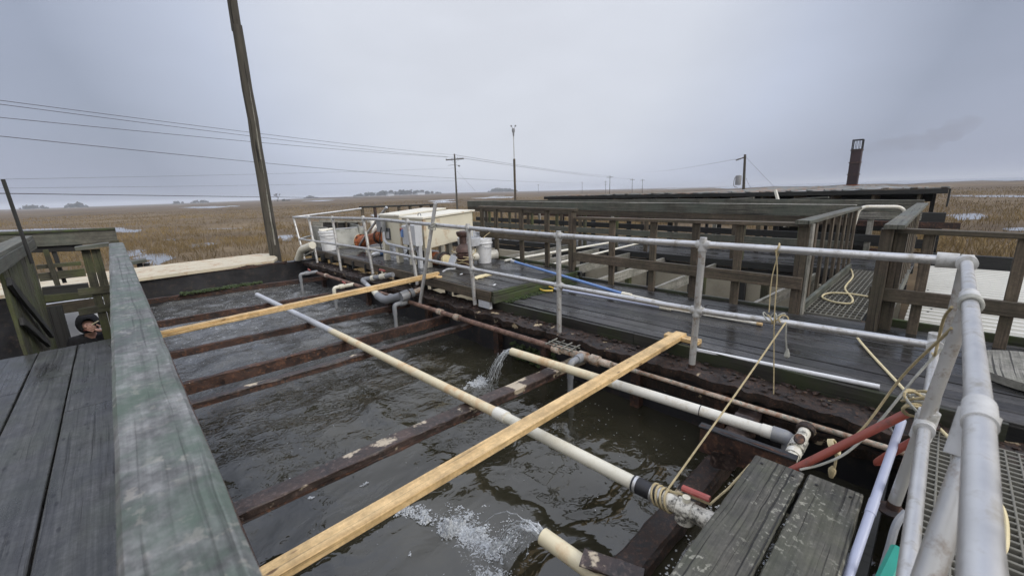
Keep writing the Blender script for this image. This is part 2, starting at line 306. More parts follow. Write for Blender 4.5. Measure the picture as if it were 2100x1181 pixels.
# ---------------------------------------------------------------- mesh building
class MB:
    def __init__(s): s.v = []; s.f = []; s.uv = []; s.rnd = []; s.sm = []
    def face(s, idx, uvs=None, rnd=0.5, smooth=False):
        s.f.append(idx); s.uv.extend(uvs if uvs else [(0, 0)]*len(idx)); s.rnd.append(rnd); s.sm.append(smooth)
    def bar(s, p0, p1, w, h, up=(0, 0, 1), seg=1, ch=.004, wob=0.0, top=False, rnd=None, tilt=0.0):
        """rectangular timber from p0 to p1; top=True: p0,p1 run along the middle of the top face"""
        p0 = Vector(p0); p1 = Vector(p1); ax = p1-p0; L = ax.length; ax.normalize(); up = Vector(up)
        side = ax.cross(up)
        if side.length < 1e-4: side = ax.cross(Vector((0, 1, 0)))
        side.normalize(); up = side.cross(ax).normalized()
        if tilt: 
            q = Matrix.Rotation(tilt, 3, ax); side = q @ side; up = q @ up
        if top: p0 = p0-up*h/2; p1 = p1-up*h/2
        ch = min(ch, w*.3, h*.3); a, b = w/2, h/2
        pr = [(-a+ch, b), (a-ch, b), (a, b-ch), (a, -b+ch), (a-ch, -b), (-a+ch, -b), (-a, -b+ch), (-a, b-ch)]
        per = [0]
        for i in range(8):
            q, t = pr[i], pr[(i+1) % 8]; per.append(per[-1]+math.hypot(q[0]-t[0], q[1]-t[1]))
        r = random.random() if rnd is None else rnd
        u0 = random.random()*20; v0 = random.random()*20; base = len(s.v)
        for k in range(seg+1):
            t = k/seg; c = p0.lerp(p1, t)
            for (x, y) in pr:
                jx = random.uniform(-wob, wob); jy = random.uniform(-wob, wob)
                s.v.append(tuple(c+side*(x+jx)+up*(y+jy)))
        for k in range(seg):
            for i in range(8):
                j = (i+1) % 8; b0 = base+k*8
                s.face((b0+i, b0+j, b0+8+j, b0+8+i), [(u0+k/seg*L, v0+per[i]), (u0+k/seg*L, v0+per[i+1]), (u0+(k+1)/seg*L, v0+per[i+1]), (u0+(k+1)/seg*L, v0+per[i])], r)
        e0 = [base+i for i in range(8)]; e1 = [base+seg*8+i for i in range(8)]
        s.face(tuple(reversed(e0)), [(u0+pr[7-i][1]*.3, v0+pr[7-i][0]) for i in range(8)], r)
        s.face(tuple(e1), [(u0+q[1]*.3, v0+q[0]) for q in pr], r)
        return s
    def box(s, lo, hi, ch=.003, rnd=None):
        lo = Vector(lo); hi = Vector(hi); c = (lo+hi)/2
        return s.bar((c.x, lo.y, c.z), (c.x, hi.y, c.z), hi.x-lo.x, hi.z-lo.z, ch=ch, rnd=rnd)
    def tube(s, pts, r, n=12, caps=True, rnd=.5, smooth=True):
        pts = [Vector(p) for p in pts]; k = len(pts); rr = r if isinstance(r, (list, tuple)) else [r]*k
        base = len(s.v); prev = None; L = 0
        for i, p in enumerate(pts):
            t = (pts[min(i+1, k-1)]-pts[max(i-1, 0)]).normalized()
            if prev is None:
                a = t.orthogonal().normalized() if abs(t.z) > .99 else t.cross(Vector((0, 0, 1))).normalized()
            else:
                a = (prev-t*prev.dot(t)).normalized()
            prev = a; b = t.cross(a)
            for j in range(n):
                an = 2*math.pi*j/n; s.v.append(tuple(p+(a*math.cos(an)+b*math.sin(an))*rr[i]))
        for i in range(k-1):
            l2 = L+(pts[i+1]-pts[i]).length
            for j in range(n):
                j2 = (j+1) % n; q = base+i*n
                s.face((q+j, q+j2, q+n+j2, q+n+j), [(L, j/n*.3), (L, (j+1)/n*.3), (l2, (j+1)/n*.3), (l2, j/n*.3)], rnd, smooth)
            L = l2
        if caps:
            s.face(tuple(base+j for j in reversed(range(n))), None, rnd); s.face(tuple(base+(k-1)*n+j for j in range(n)), None, rnd)
        return s
    def pipe(s, p0, p1, r, wall=.005, n=16):
        """open-ended pipe with a visible bore at both ends"""
        p0 = Vector(p0); p1 = Vector(p1); d = (p1-p0).normalized(); k = min(.12, (p1-p0).length*.3)
        s.tube([p0+d*k, p0, p0, p0+d*.001, p0+d*k], [r-wall, r-wall, r, r, r], n, False)
        s.tube([p0+d*k, p1-d*k], r, n, False)
        s.tube([p1-d*k, p1-d*.001, p1, p1, p1-d*k], [r, r, r, r-wall, r-wall], n, False)
        s.tube([p0+d*k, p0+d*(k+.001)], r-wall, n, True); s.tube([p1-d*(k+.001), p1-d*k], r-wall, n, True)
        return s
    def lathe(s, prof, o, axis=(0, 0, 1), n=24, smooth=True):
        o = Vector(o); ax = Vector(axis).normalized(); a = ax.orthogonal().normalized(); b = ax.cross(a); base = len(s.v)
        for (r, z) in prof:
            for j in range(n):
                an = 2*math.pi*j/n; s.v.append(tuple(o+ax*z+(a*math.cos(an)+b*math.sin(an))*r))
        for i in range(len(prof)-1):
            for j in range(n):
                j2 = (j+1) % n; q = base+i*n; s.face((q+j, q+j2, q+n+j2, q+n+j), None, .5, smooth)
        s.face(tuple(base+j for j in reversed(range(n)))); s.face(tuple(base+(len(prof)-1)*n+j for j in range(n)))
        return s
    def slab(s, top, th, rnd=.5):
        """a plate: outline points of its top face, pushed down by th"""
        n = len(top); base = len(s.v)
        for p in top: s.v.append(tuple(p))
        for p in top: s.v.append(tuple(Vector(p)-Vector((0, 0, th))))
        s.face(tuple(range(base, base+n)), [(p[0], p[1]) for p in top], rnd)
        s.face(tuple(base+n+i for i in reversed(range(n))), None, rnd)
        for i in range(n):
            j = (i+1) % n; s.face((base+j, base+i, base+n+i, base+n+j), None, rnd)
        return s
    def blob(s, c, r, rnd=.5, sq=1.0, jit=.25):
        base = len(s.v); t = (1+5**.5)/2
        for q in ((-1, t, 0), (1, t, 0), (-1, -t, 0), (1, -t, 0), (0, -1, t), (0, 1, t), (0, -1, -t), (0, 1, -t), (t, 0, -1), (t, 0, 1), (-t, 0, -1), (-t, 0, 1)):
            k = r/1.9*(1+random.uniform(-jit, jit)); s.v.append((c[0]+q[0]*k, c[1]+q[1]*k, c[2]+q[2]*k*sq))
        for f in ((0, 11, 5), (0, 5, 1), (0, 1, 7), (0, 7, 10), (0, 10, 11), (1, 5, 9), (5, 11, 4), (11, 10, 2), (10, 7, 6), (7, 1, 8), (3, 9, 4), (3, 4, 2), (3, 2, 6), (3, 6, 8), (3, 8, 9), (4, 9, 5), (2, 4, 11), (6, 2, 10), (8, 6, 7), (9, 8, 1)):
            s.face(tuple(base+i for i in f), None, rnd, True)
        return s
    def build(s, name, mat, parent=None, fixn=True):
        me = bpy.data.meshes.new(name); me.from_pydata(s.v, [], s.f)
        me.materials.append(mat)
        ul = me.uv_layers.new(name='UVMap'); ul.data.foreach_set('uv', np.array(s.uv, dtype=np.float32).ravel())
        at = me.attributes.new('rnd', 'FLOAT', 'FACE'); at.data.foreach_set('value', np.array(s.rnd, dtype=np.float32))
        me.polygons.foreach_set('use_smooth', np.array(s.sm, dtype=bool)); me.update()
        if fixn:
            bm = bmesh.new(); bm.from_mesh(me); bmesh.ops.recalc_face_normals(bm, faces=bm.faces); bm.to_mesh(me); bm.free()
        if any(s.sm): me.set_sharp_from_angle(angle=R(38))
        o = bpy.data.objects.new(name, me); COL.objects.link(o)
        if parent is not None:
            o.parent = parent
            q = parent; off = Vector((0, 0, 0))
            while q is not None: off += q.location; q = q.parent
            o.location = -off
        return o
def tag(o, label=None, cat=None, group=None, kind=None):
    if label: o['label'] = label
    if cat: o['category'] = cat
    if group: o['group'] = group
    if kind: o['kind'] = kind
    return o
def thing(name, label, cat, loc, group=None):
    o = bpy.data.objects.new(name, None); o.location = loc; o.empty_display_size = .1; COL.objects.link(o)
    return tag(o, label, cat, group)
def bend(pts, r=.06, n=6):
    """round the corners of a path"""
    pts = [Vector(p) for p in pts]; out = [pts[0]]
    for i in range(1, len(pts)-1):
        a, b, c = pts[i-1], pts[i], pts[i+1]
        q = min(r, (a-b).length*.45, (c-b).length*.45)
        s0 = b+(a-b).normalized()*q; s1 = b+(c-b).normalized()*q
        for k in range(n+1):
            t = k/n; out.append(s0*(1-t)**2+b*2*t*(1-t)+s1*t*t)
    out.append(pts[-1]); return out
def sag(a, b, drop, n=16):
    a = Vector(a); b = Vector(b)
    return [a.lerp(b, i/n)-Vector((0, 0, 4*drop*(i/n)*(1-i/n))) for i in range(n+1)]
def smooth_path(pts, n=6):
    pts = [Vector(p) for p in pts]; P = [pts[0]*2-pts[1]]+pts+[pts[-1]*2-pts[-2]]; out = []
    for i in range(1, len(P)-2):
        for k in range(n):
            t = k/n; a, b, c, d = P[i-1:i+3]
            out.append(.5*((2*b)+(c-a)*t+(2*a-5*b+4*c-d)*t*t+(3*b-a-3*c+d)*t**3))
    out.append(pts[-1]); return out

# ================================================================ THE MARSH
def kbump(az):      # the marsh rises very slightly towards the middle of the view
    return .0052*math.exp(-((math.degrees(az)-33)/21)**2)
def gz(x, y):
    d = math.hypot(x, y)
    return GZ + kbump(math.atan2(x, y))*max(0.0, d-60)
def on_ground(px, py, lift=0.0):
    """first point of the pixel's ray that meets the marsh"""
    d = ray(px, py); t = 5.0
    for i in range(4000):
        p = CAM+d*t
        if p.z < gz(p.x, p.y): break
        t *= 1.004
    p.z = gz(p.x, p.y)+lift; return p
rad = [0, 3, 8, 14, 20, 28, 38, 50, 65, 85, 110, 145, 190, 250, 330, 440, 580, 780, 1050, 1500, 2200, 3200]
NA = 120; gm = MB()
gm.v.append((0, 0, GZ))
for r_ in rad[1:]:
    for j in range(NA):
        a = 2*math.pi*j/NA; x = r_*math.sin(a); y = r_*math.cos(a)
        gm.v.append((x, y, gz(x, y)))
for j in range(NA): gm.face((0, 1+(j+1) % NA, 1+j), None, .5, True)
for i in range(len(rad)-2):
    for j in range(NA):
        a = 1+i*NA+j; b = 1+i*NA+(j+1) % NA; gm.face((a, b, b+NA, a+NA), None, .5, True)
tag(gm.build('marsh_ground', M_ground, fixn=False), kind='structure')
# the bay beyond the marsh on the right: from the shore at about 560 m out to the horizon
sm = MB(); pts = []
for k in range(41):
    az = R(58+k*1.6); d = (900 if k < 4 else 620+110*math.sin(k*1.3)+60*math.sin(k*3.1))*(1.6 if k < 8 else 1)
    x, y = d*math.sin(az), d*math.cos(az); pts.append((x, y, gz(x, y)+.35))
far = [(9000*math.sin(R(58+k*1.6)), 9000*math.cos(R(58+k*1.6)), GZ+.35) for k in range(41)]
n0 = len(sm.v); sm.v += pts+far
for k in range(40): sm.face((n0+k+1, n0+k, n0+41+k, n0+42+k))
tag(sm.build('sea', M_sea, fixn=False), kind='structure')
# standing water between the grass: (centre pixel, half width px, depth factor)
PONDS = []
def pond(pxs, near=None):
    """outline given by pixels on the ground; real size follows from the ground plane"""
    mb = MB(); P = [on_ground(a, b, .012) for a, b in pxs]; c = sum(P, Vector())/len(P)
    out = []
    for i, p in enumerate(P):
        q = P[(i+1) % len(P)]
        for k in range(4):
            t = k/4; s = p.lerp(q, t); jit = (p-q).length*.10
            s = s+Vector((random.uniform(-jit, jit), random.uniform(-jit, jit), 0)) if k else s
            s.z = gz(s.x, s.y)+.02; out.append(s)
    mb.slab(out, .01); PONDS.append([(p.x, p.y) for p in out])
    tag(mb.build('pond', M_pond), kind='structure')
for pp in ([(238, 468), (262, 466), (300, 471), (285, 476), (240, 478)], [(-60, 474), (60, 470), (238, 467), (238, 473), (-60, 482)], [(255, 516), (292, 512), (300, 520), (258, 530)],
           [(296, 522), (340, 520), (345, 548), (318, 548)], [(398, 424), (458, 423), (440, 427), (405, 427)], [(470, 422), (492, 422), (485, 424)],
           [(640, 411), (675, 410), (665, 413)], [(880, 412), (930, 409), (925, 416), (885, 417)], [(1000, 404), (1035, 401), (1050, 406), (960, 409)],
           [(560, 484), (612, 482), (600, 496), (575, 494)], [(380, 505), (430, 498), (450, 500), (395, 510)], [(420, 470), (520, 467), (480, 470)],
           [(1945, 400), (2110, 402), (2110, 405), (1950, 403)], [(1955, 440), (2010, 438), (2020, 450), (1960, 452)], [(2060, 468), (2110, 466), (2110, 474), (2070, 474)],
           [(760, 440), (880, 436), (900, 446), (770, 450)], [(320, 492), (365, 490), (360, 495)], [(250, 535), (290, 532), (285, 542), (252, 545)]):
    pond(pp)
# grass: many thin blades in tufts, one object
def in_poly(x, y, P):
    c = False; j = len(P)-1
    for i in range(len(P)):
        xi, yi = P[i]; xj, yj = P[j]
        if (yi > y) != (yj > y) and x < (xj-xi)*(y-yi)/(yj-yi)+xi: c = not c
        j = i
    return c
PB = [(min(p[0] for p in P), max(p[0] for p in P), min(p[1] for p in P), max(p[1] for p in P), P) for P in PONDS]
vs, fs, rn = [], [], []
rg = random.Random(3)
def tuft(x, y, h, n, wd, sp, tone):
    z0 = gz(x, y)-.05
    for k in range(n):
        a = rg.uniform(0, 2*math.pi); dx, dy = rg.gauss(0, sp), rg.gauss(0, sp); hh = h*rg.uniform(.6, 1.15)
        lx, ly = rg.gauss(0, hh*.34), rg.gauss(0, hh*.34); c, s = math.cos(a)*wd/2, math.sin(a)*wd/2
        b = len(vs)
        vs.extend(((x+dx-c, y+dy-s, z0), (x+dx+c, y+dy+s, z0), (x+dx+lx*.4+c*.7, y+dy+ly*.4+s*.7, z0+hh*.6), (x+dx+lx, y+dy+ly, z0+hh), (x+dx+lx*.4-c*.7, y+dy+ly*.4-s*.7, z0+hh*.6)))
        fs.append((b, b+1, b+2, b+3, b+4)); rn.append(min(1, max(0, tone+rg.gauss(0, .08))))
NT_ = 36000
for i in range(NT_):
    az = R(rg.uniform(-10, 97)); d = 13.5*(18**(rg.random()**.9))
    x, y = d*math.sin(az), d*math.cos(az)
    if -4 < y < 16 and -6 < x < 27: continue
    cl = mnoise.noise(Vector((x*.10, y*.10, 3))) + .6*mnoise.noise(Vector((x*.03, y*.03, 8)))
    if cl < -.22 and rg.random() < .8: continue
    if any(a < x < b and c < y < e_ and in_poly(x, y, P) for a, b, c, e_, P in PB): continue
    g_ = min(1, d/90)
    tuft(x, y, (.55+.35*max(0, cl)+.1*rg.random())*(1-.35*g_), 5 if d < 60 else 3, .013+.00075*d, .10+.0035*d, .45+.45*cl-.12*g_)
me = bpy.data.meshes.new('marsh_grass'); me.from_pydata(vs, [], fs); me.materials.append(M_grass)
at = me.attributes.new('rnd', 'FLOAT', 'FACE'); at.data.foreach_set('value', np.array(rn, dtype=np.float32))
o = bpy.data.objects.new('marsh_grass', me); COL.objects.link(o)
tag(o, 'golden brown marsh grass growing in clumps around the open water', 'grass', kind='stuff')

# far tree islands: crowns of many leaf-sized faces, each island one distant wood
def wood_island(x0, x1, ybase, hpx, dist, name, label, n=60):
    mb = MB(); base = AT((x0+x1)/2, ybase, dist); mpp = dist/F
    for i in range(n):
        t = rg.random(); env = (1-abs(2*t-1)**2.2)
        px = x0+(x1-x0)*t; p = AT(px, ybase, dist+rg.uniform(-60, 60)); p.z = gz(p.x, p.y)
        H = hpx*mpp*(.35+.65*env)*rg.uniform(.55, 1.15); W = H*.55
        for k in range(26):
            a = rg.uniform(0, 6.28); q = rg.random()**.5*W*.6
            mb.blob((p.x+q*math.cos(a), p.y+q*math.sin(a), p.z+H*(.2+.75*rg.random()*(1-q/W*.6))), H*rg.uniform(.07, .16), rg.random(), .8, .5)
    return tag(mb.build(name, M_tree), label, 'trees', kind='stuff')
wood_island(40, 98, 425, 7, 1500, 'far_wood', 'low hazy clump of far trees at the left edge of the horizon', 30)
wood_island(130, 180, 421, 8, 1400, 'far_wood', 'hazy rounded clump of trees right of the leaning rod on the horizon', 30)
wood_island(352, 378, 417, 6, 1500, 'far_wood', 'small dark clump of trees on the horizon left of the tall leaning pole', 16)
wood_island(390, 430, 414, 6, 1500, 'far_wood', 'low flat string of trees on the horizon just left of the tall leaning pole', 22)
wood_island(622, 652, 403, 6, 1500, 'far_wood', 'small rounded tree clump on the horizon above the far bucket', 18)
wood_island(722, 905, 399, 11, 1300, 'far_wood', 'long ragged line of trees with pale houses left of the crossarm pole', 130)
wood_island(1000, 1062, 391, 9, 1500, 'far_wood', 'flat topped dark island wood behind the thin mast', 70)
# bare tree and shrubs on the horizon right of the tall pole
def bare_tree(px, py, hpx, dist, label, leafy=0):
    p = AT(px, py, dist); p.z = gz(p.x, p.y); H = hpx*dist/F
    t = thing('bare_tree', label, 'tree', p, 'single trees on the horizon')
    tk = MB(); tk.tube([p, p+V(0, 0, H*.2), p+V(.1*H, 0, H*.38)], [H*.035, H*.03, H*.024], 8); tk.build('trunk', M_twig, t)
    cr = MB()
    def br(a, d, L, r, dep):
        b = a+d*L; cr.tube([a, a.lerp(b, .5)+V(rg.gauss(0, .05), rg.gauss(0, .05), .03)*L, b], [r, r*.8, r*.6], 5, False)
        if dep:
            for k in range(3):
                nd = (d+V(rg.gauss(0, .55), rg.gauss(0, .55), rg.gauss(.12, .3))).normalized(); br(b, nd, L*.68, r*.6, dep-1)
    for k in range(5): br(p+V(.1*H, 0, H*.36), V(rg.gauss(0, .7), rg.gauss(0, .7), .8).normalized(), H*.22, H*.018, 4)
    cr.build('crown', M_twig, t)
bare_tree(569, 407, 16, 700, 'bare spreading tree on the marsh horizon right of the tall leaning pole')
bare_tree(843, 400, 13, 900, 'tallest bare tree in the far tree line left of the crossarm pole')
wood_island(558, 600, 407, 4, 720, 'shrubs', 'low shrubs around the bare tree on the marsh horizon', 14)
for (x, y, wpx, hpx, lb) in ((800, 399, 12, 5, 'pale far house in the tree line, left one'), (862, 397, 16, 5, 'pale far house in the tree line, right one nearest the crossarm pole')):
    p = AT(x, y, 1150); p.z = gz(p.x, p.y); s = 1150/F
    h = thing('house', lb, 'house', p)
    mb = MB(); mb.box((p.x-wpx*s/2, p.y-5, p.z), (p.x+wpx*s/2, p.y+5, p.z+hpx*s*.6)); mb.build('wall', M_panel, h)
    mb = MB(); a = p+V(-wpx*s/2-.5, -5.5, hpx*s*.6); W, D, H = wpx*s+1, 11, hpx*s*.45
    b0 = len(mb.v); mb.v += [tuple(a), tuple(a+V(W, 0, 0)), tuple(a+V(W, D, 0)), tuple(a+V(0, D, 0)), tuple(a+V(0, D/2, H)), tuple(a+V(W, D/2, H))]
    for f in ((0, 1, 5, 4), (2, 3, 4, 5), (0, 4, 3), (1, 2, 5), (3, 2, 1, 0)): mb.face(f)
    mb.build('roof', M_mark, h)

# ---------------------------------------------------------------- poles and wires
def utility_pole(px, ytop, dist, label, arms=(), r=.14, lean=0.0, trafo=False, lamp=False, group=None, xb=None):
    top = AT(px, ytop, dist); base = Vector((top.x, top.y, gz(top.x, top.y)-.3))
    if xb is not None:
        q = AT(xb, ytop+100, dist); base.x, base.y = q.x, q.y
    t = thing('utility_pole', label, 'pole', base, group); H = (top-base).length
    mb = MB(); mb.tube([base, base.lerp(top, .5), top], [r, r*.85, r*.68], 12); mb.build('pole', M_pole, t)
    side = Vector((math.cos(yaw), -math.sin(yaw), 0))
    for (dz, L, ins) in arms:
        c = top-V(0, 0, dz); mb = MB(); tl = V(0, 0, .02*L)
        mb.bar(c-side*L/2-tl, c+side*L/2+tl, .16, .20)
        mb.bar(c-V(0, 0, .7), c-side*L*.26, .03, .03); mb.bar(c-V(0, 0, .7), c+side*L*.26, .03, .03)
        mb.build('crossarm', M_pole, t)
        for k in range(ins):
            q = c+side*L*(k/(ins-1)-.5)*.94+V(0, 0, .06); mb = MB()
            mb.lathe([(.02, 0), (.05, .03), (.03, .07), (.055, .10), (.055, .16), (.03, .2)], q, n=10); mb.build('insulator', M_mark, t)
    if trafo:
        q = top-V(0, 0, H*.34)-side*.42; mb = MB(); mb.lathe([(.2, -.45), (.26, -.42), (.26, .35), (.24, .42), (.05, .46)], q, n=16); mb.build('transformer', M_pvcg, t)
        mb = MB(); mb.tube(smooth_path([q+V(0, 0, .45), q-side*.35+V(0, 0, .2), q-side*.38-V(0, 0, .5), q-V(0, 0, .7)]), .025, 6); mb.build('lead_wire', M_wire, t)
        q = top-V(0, 0, .25); mb = MB(); mb.bar(q, q-side*.8-V(0, 0, .25), .10, .10); mb.build('crossarm', M_pole, t)
    if lamp:
        q = top-V(0, 0, 1.9); mb = MB(); mb.bar(q, q-side*1.3-V(0, 0, .1), .05, .05); mb.build('bracket_arm', M_pole, t)
        mb = MB(); mb.tube([q, q+side*.6-V(0, 0, .2)], .025, 6); mb.lathe([(.03, -.25), (.12, -.2), (.14, .1), (.03, .15)], q+side*.75-V(0, 0, .24), side+V(0, 0, -.25), 12); mb.build('street_lamp', M_mark, t)
    return top
utility_pole(932, 316, 80, 'tall wooden utility pole with one crossarm and a small lamp, left of the thin mast', [(.95, 3.3, 4)], .19, lamp=True, xb=937)
utility_pole(1528, 317, 46, 'dark utility pole carrying a grey transformer behind the long shed', (), .15, trafo=True, xb=1526)
GP = 'far utility poles beyond the shed roof'
for px, yt, d, arms, lb in ((1104, 378, 520, [(.8, 2, 2)], 'tiny far utility pole right of the thin mast, farthest left of its row'), (1194, 373, 430, [(.8, 2, 2)], 'slim far utility pole between the mast and the first tall crossarm pole over the roof'),
                      (1242, 371, 380, [(.8, 2.2, 2), (3.2, 1.8, 2)], 'far utility pole with two short arms, just left of a taller one'), (1251, 360, 240, [(.9, 3.6, 2)], 'tallest far utility pole over the shed roof with a curved crossarm'),
                      (1297, 366, 300, [(.9, 3.2, 2)], 'far crossarm pole over the shed roof, left one of the even pair'), (1318, 367, 310, [(.9, 3.2, 2)], 'far crossarm pole over the shed roof, right one of the even pair')):
    utility_pole(px, yt, d, lb, arms, .17, group=GP)
# thin mast with a wind sensor on top
p0 = AT(1057, 415, 26); p1 = AT(1057, 326, 26); p2 = AT(1058, 272, 26); p3 = AT(1058.5, 258, 26)
p0 = Vector((p0.x, p0.y, gz(p0.x, p0.y)))
t = thing('weather_mast', 'thin mast with a wooden lower half and a small wind sensor on top', 'mast', p0)
mb = MB(); mb.bar(p0, Vector((p0.x, p0.y, p1.z)), .10, .10); mb.build('post', M_rail, t)
mb = MB(); mb.tube([Vector((p0.x, p0.y, p1.z-.4)), Vector((p0.x, p0.y, p2.z))], .028, 8); mb.build('tube', M_alu, t)
q = Vector((p0.x, p0.y, p2.z)); mb = MB(); mb.lathe([(.03, -.22), (.05, -.15), (.05, .0), (.09, .02), (.09, .2), (.085, .22)], q, n=12); mb.build('sensor_housing', M_pvcg, t)
for dx in (-.12, .13):
    mb = MB(); mb.lathe([(.01, -.04), (.055, 0), (.04, .05)], q+V(dx*.7, -dx*.7, .36), n=8); mb.tube([q+V(0, 0, .2), q+V(dx*.7, -dx*.7, .36)], .010, 5); mb.build('wind_cup', M_mark, t)
# overhead wires
def wire(pts, r, label, sg=0.0, group='overhead power wires'):
    a, b = [AT(*q) if len(q) == 3 else q for q in pts]
    mb = MB(); mb.tube(sag(a, b, sg), r, 5); return tag(mb.build('overhead_wire', M_wire), label, 'wire', group)
wire([(-260, 172, 36), (931, 318, 80)], .018, 'topmost of the overhead wires running from the left edge to the crossarm pole', .25)
wire([(-260, 180, 35), (918, 322, 80)], .018, 'second wire from the top, close below the topmost, left of the crossarm pole', .3)
wire([(-260, 215, 35), (950, 324, 80)], .018, 'third wire down, crossing the tall leaning pole to the crossarm pole', .3)
wire([(-260, 252, 34), (937, 366, 80)], .020, 'fourth wire down, well below the crossarm wires, crossing the tall leaning pole', .3)
wire([(-260, 372, 60), (935, 345, 80)], .012, 'faint wire rising towards the crossarm pole from the left', .2)
wire([(-260, 388, 60), (936, 371, 80)], .012, 'faint lower wire nearly level above the marsh horizon on the left', .2)
wire([(-200, 394, 30), (937, 408, 80)], .022, 'dark wire lying along the marsh horizon on the left', .05)
wire([(933, 318, 80), (1251, 361, 240)], .03, 'upper wire running right from the crossarm pole to the far poles', .6)
wire([(950, 325, 80), (1297, 367, 300)], .035, 'middle wire running right from the crossarm pole to the far poles', .8)
wire([(938, 366, 80), (1194, 374, 430)], .03, 'low wire running right from the crossarm pole below the others', .6)
wire([(938, 352, 80), (975, 392, 60)], .012, 'guy wire slanting down to the right from the crossarm pole', 0)
wire([(1529, 322, 46), (1592, 388, 40)], .010, 'guy wire slanting down to the right from the transformer pole', 0)
wire([(1322, 352, 200), (1524, 324, 46)], .012, 'faint wire rising right to the transformer pole', .5)
wire([(1530, 365, 46), (1545, 392, 30)], .012, 'short cable dropping from the transformer pole to the shed roof', .1)
# tall leaning pole at the far corner of the pond
b0 = PX(565, 529, 2.95); b1 = PX(478, 0, 2.72); b2 = b0.lerp(b1, 1.25)
dn = (b1-b0).normalized(); b0 -= dn*.4
t = thing('tall_wooden_pole', 'tall weathered timber pole leaning left beside the far corner of the water tank', 'pole', b0)
mb = MB(); mb.tube([b0.lerp(b2, k/12)+V(random.gauss(0, .006), random.gauss(0, .006), 0) for k in range(10)], [.135-.004*k for k in range(10)], 14)
mb.build('lower_shaft', M_pole, t)
mb = MB(); q = PX(486, 66, 2.73); mb.tube([q, b2], [.098, .092], 14); mb.build('upper_shaft', M_pole, t)
for k, (f0, f1) in enumerate(((.10, .42), (.38, .62))):
    mb = MB(); off = _r*.10+V(-.06, -.06, 0); mb.bar(b0.lerp(b2, f0)+off*(1-.1*k), b0.lerp(b2, f1)+off*(.75-.1*k), .03, .02, wob=.004, seg=12); mb.build('split_strip', M_railp, t)

# ================================================================ THE WATER TANK
WZ = -.5
# water sheet with real small waves, rougher in the churned far bays
nx, ny = 110, 330; X = np.linspace(.12, 3.5, nx); Y = np.linspace(-1.2, 11.0, ny); gx, gy = np.meshgrid(X, Y)
rs = np.random.RandomState(5); zz = np.zeros_like(gx); amp = np.clip((gy-1.5)/5, 0, 1)
for k in range(46):
    lam = .16+.5*rs.rand(); an = rs.rand()*2*np.pi; kx, ky = np.cos(an)*2*np.pi/lam, np.sin(an)*2*np.pi/lam
    zz += np.sin(kx*gx+ky*gy+rs.rand()*6.28+.7*np.sin(gx*2.1+k)+.7*np.sin(gy*1.7+k))*lam*.0085
zz = zz*(.11+.50*amp)
vv = np.stack([gx, gy, zz+WZ], -1).reshape(-1, 3)
ii = (np.arange(ny-1)[:, None]*nx+np.arange(nx-1)[None]).ravel()
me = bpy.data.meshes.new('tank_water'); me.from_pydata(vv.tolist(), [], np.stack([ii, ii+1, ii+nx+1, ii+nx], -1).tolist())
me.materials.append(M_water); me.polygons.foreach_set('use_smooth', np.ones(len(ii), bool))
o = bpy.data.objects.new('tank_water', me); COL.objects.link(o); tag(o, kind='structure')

tk = thing('water_tank', 'long open rectangular steel water tank with a black far wall and beige rim', 'tank', (1.7, 5.5, -1.4))
mb = MB(); mb.box((-2.6, 10.93, -2.1), (2.78, 11.25, .05)); mb.build('far_wall', M_liner, tk)
mb = MB(); a = [(-2.6, 10.86, .085), (.22, 10.80, .095), (2.62, 10.98, .10), (2.86, 11.6, .09), (2.95, 12.55, .10), (2.75, 12.8, .10), (-2.6, 12.5, .10)]
mb.slab([Vector(q) for q in a], .06); mb.build('beige_rim', M_beige, tk)
mb = MB()
for k in range(60):
    x = -.3+k*.053; hgt = .02+.11*max(0, mnoise.noise(Vector((x*2.2, 0, 4)))+.15)
    mb.bar((x, 10.915, .03), (x+.055, 10.915, .03), .016, hgt, wob=.004)
mb.build('rust_streak', M_rust, tk)
mb = MB(); mb.box((2.55, 10.95, -2.1), (3.62, 11.2, .02)); mb.build('far_wall', M_liner, tk)
mb = MB(); mb.box((.04, -1.2, -2.1), (.20, 10.93, -.06)); mb.build('left_wall', M_rust, tk)
mb = MB(); mb.box((3.32, -1.2, -2.1), (3.50, 10.95, -.10)); mb.build('right_wall', M_liner, tk)
for y in (1.0, 1.75, 2.9, 3.7, 5.3, 6.6, 7.4, 8.6, 9.7):
    mb = MB(); mb.box((3.24, y, -1.2), (3.325, y+.09, -.12)); mb.build('wall_stiffener', M_rust, tk)
mb = MB(); mb.bar((.2, .90, -.44), (3.33, .88, -.44), .16, .12, seg=40, wob=.005, ch=.02); mb.bar((.2, .92, -.9), (3.33, .9, -.9), .10, .9, seg=20, wob=.01); mb.build('dividing_wall', M_flake, tk)
def mossy(name, x0, x1, y0, y1, z0, z1, n, r):
    mb = MB()
    for i in range(n):
        mb.blob((random.uniform(x0, x1), random.uniform(y0, y1), random.uniform(z0, z1)), r*random.uniform(.5, 1.3), .5, .6, .5)
    return mb
mb = mossy('a', .70, 2.05, 9.78, 9.96, -.195, -.165, 500, .028)
mb.build('algae_growth', M_algae, tk)
mb = mossy('a', 3.26, 3.31, 2.75, 3.5, -.48, -.28, 260, .024); mb.build('algae_growth', M_algae, tk)
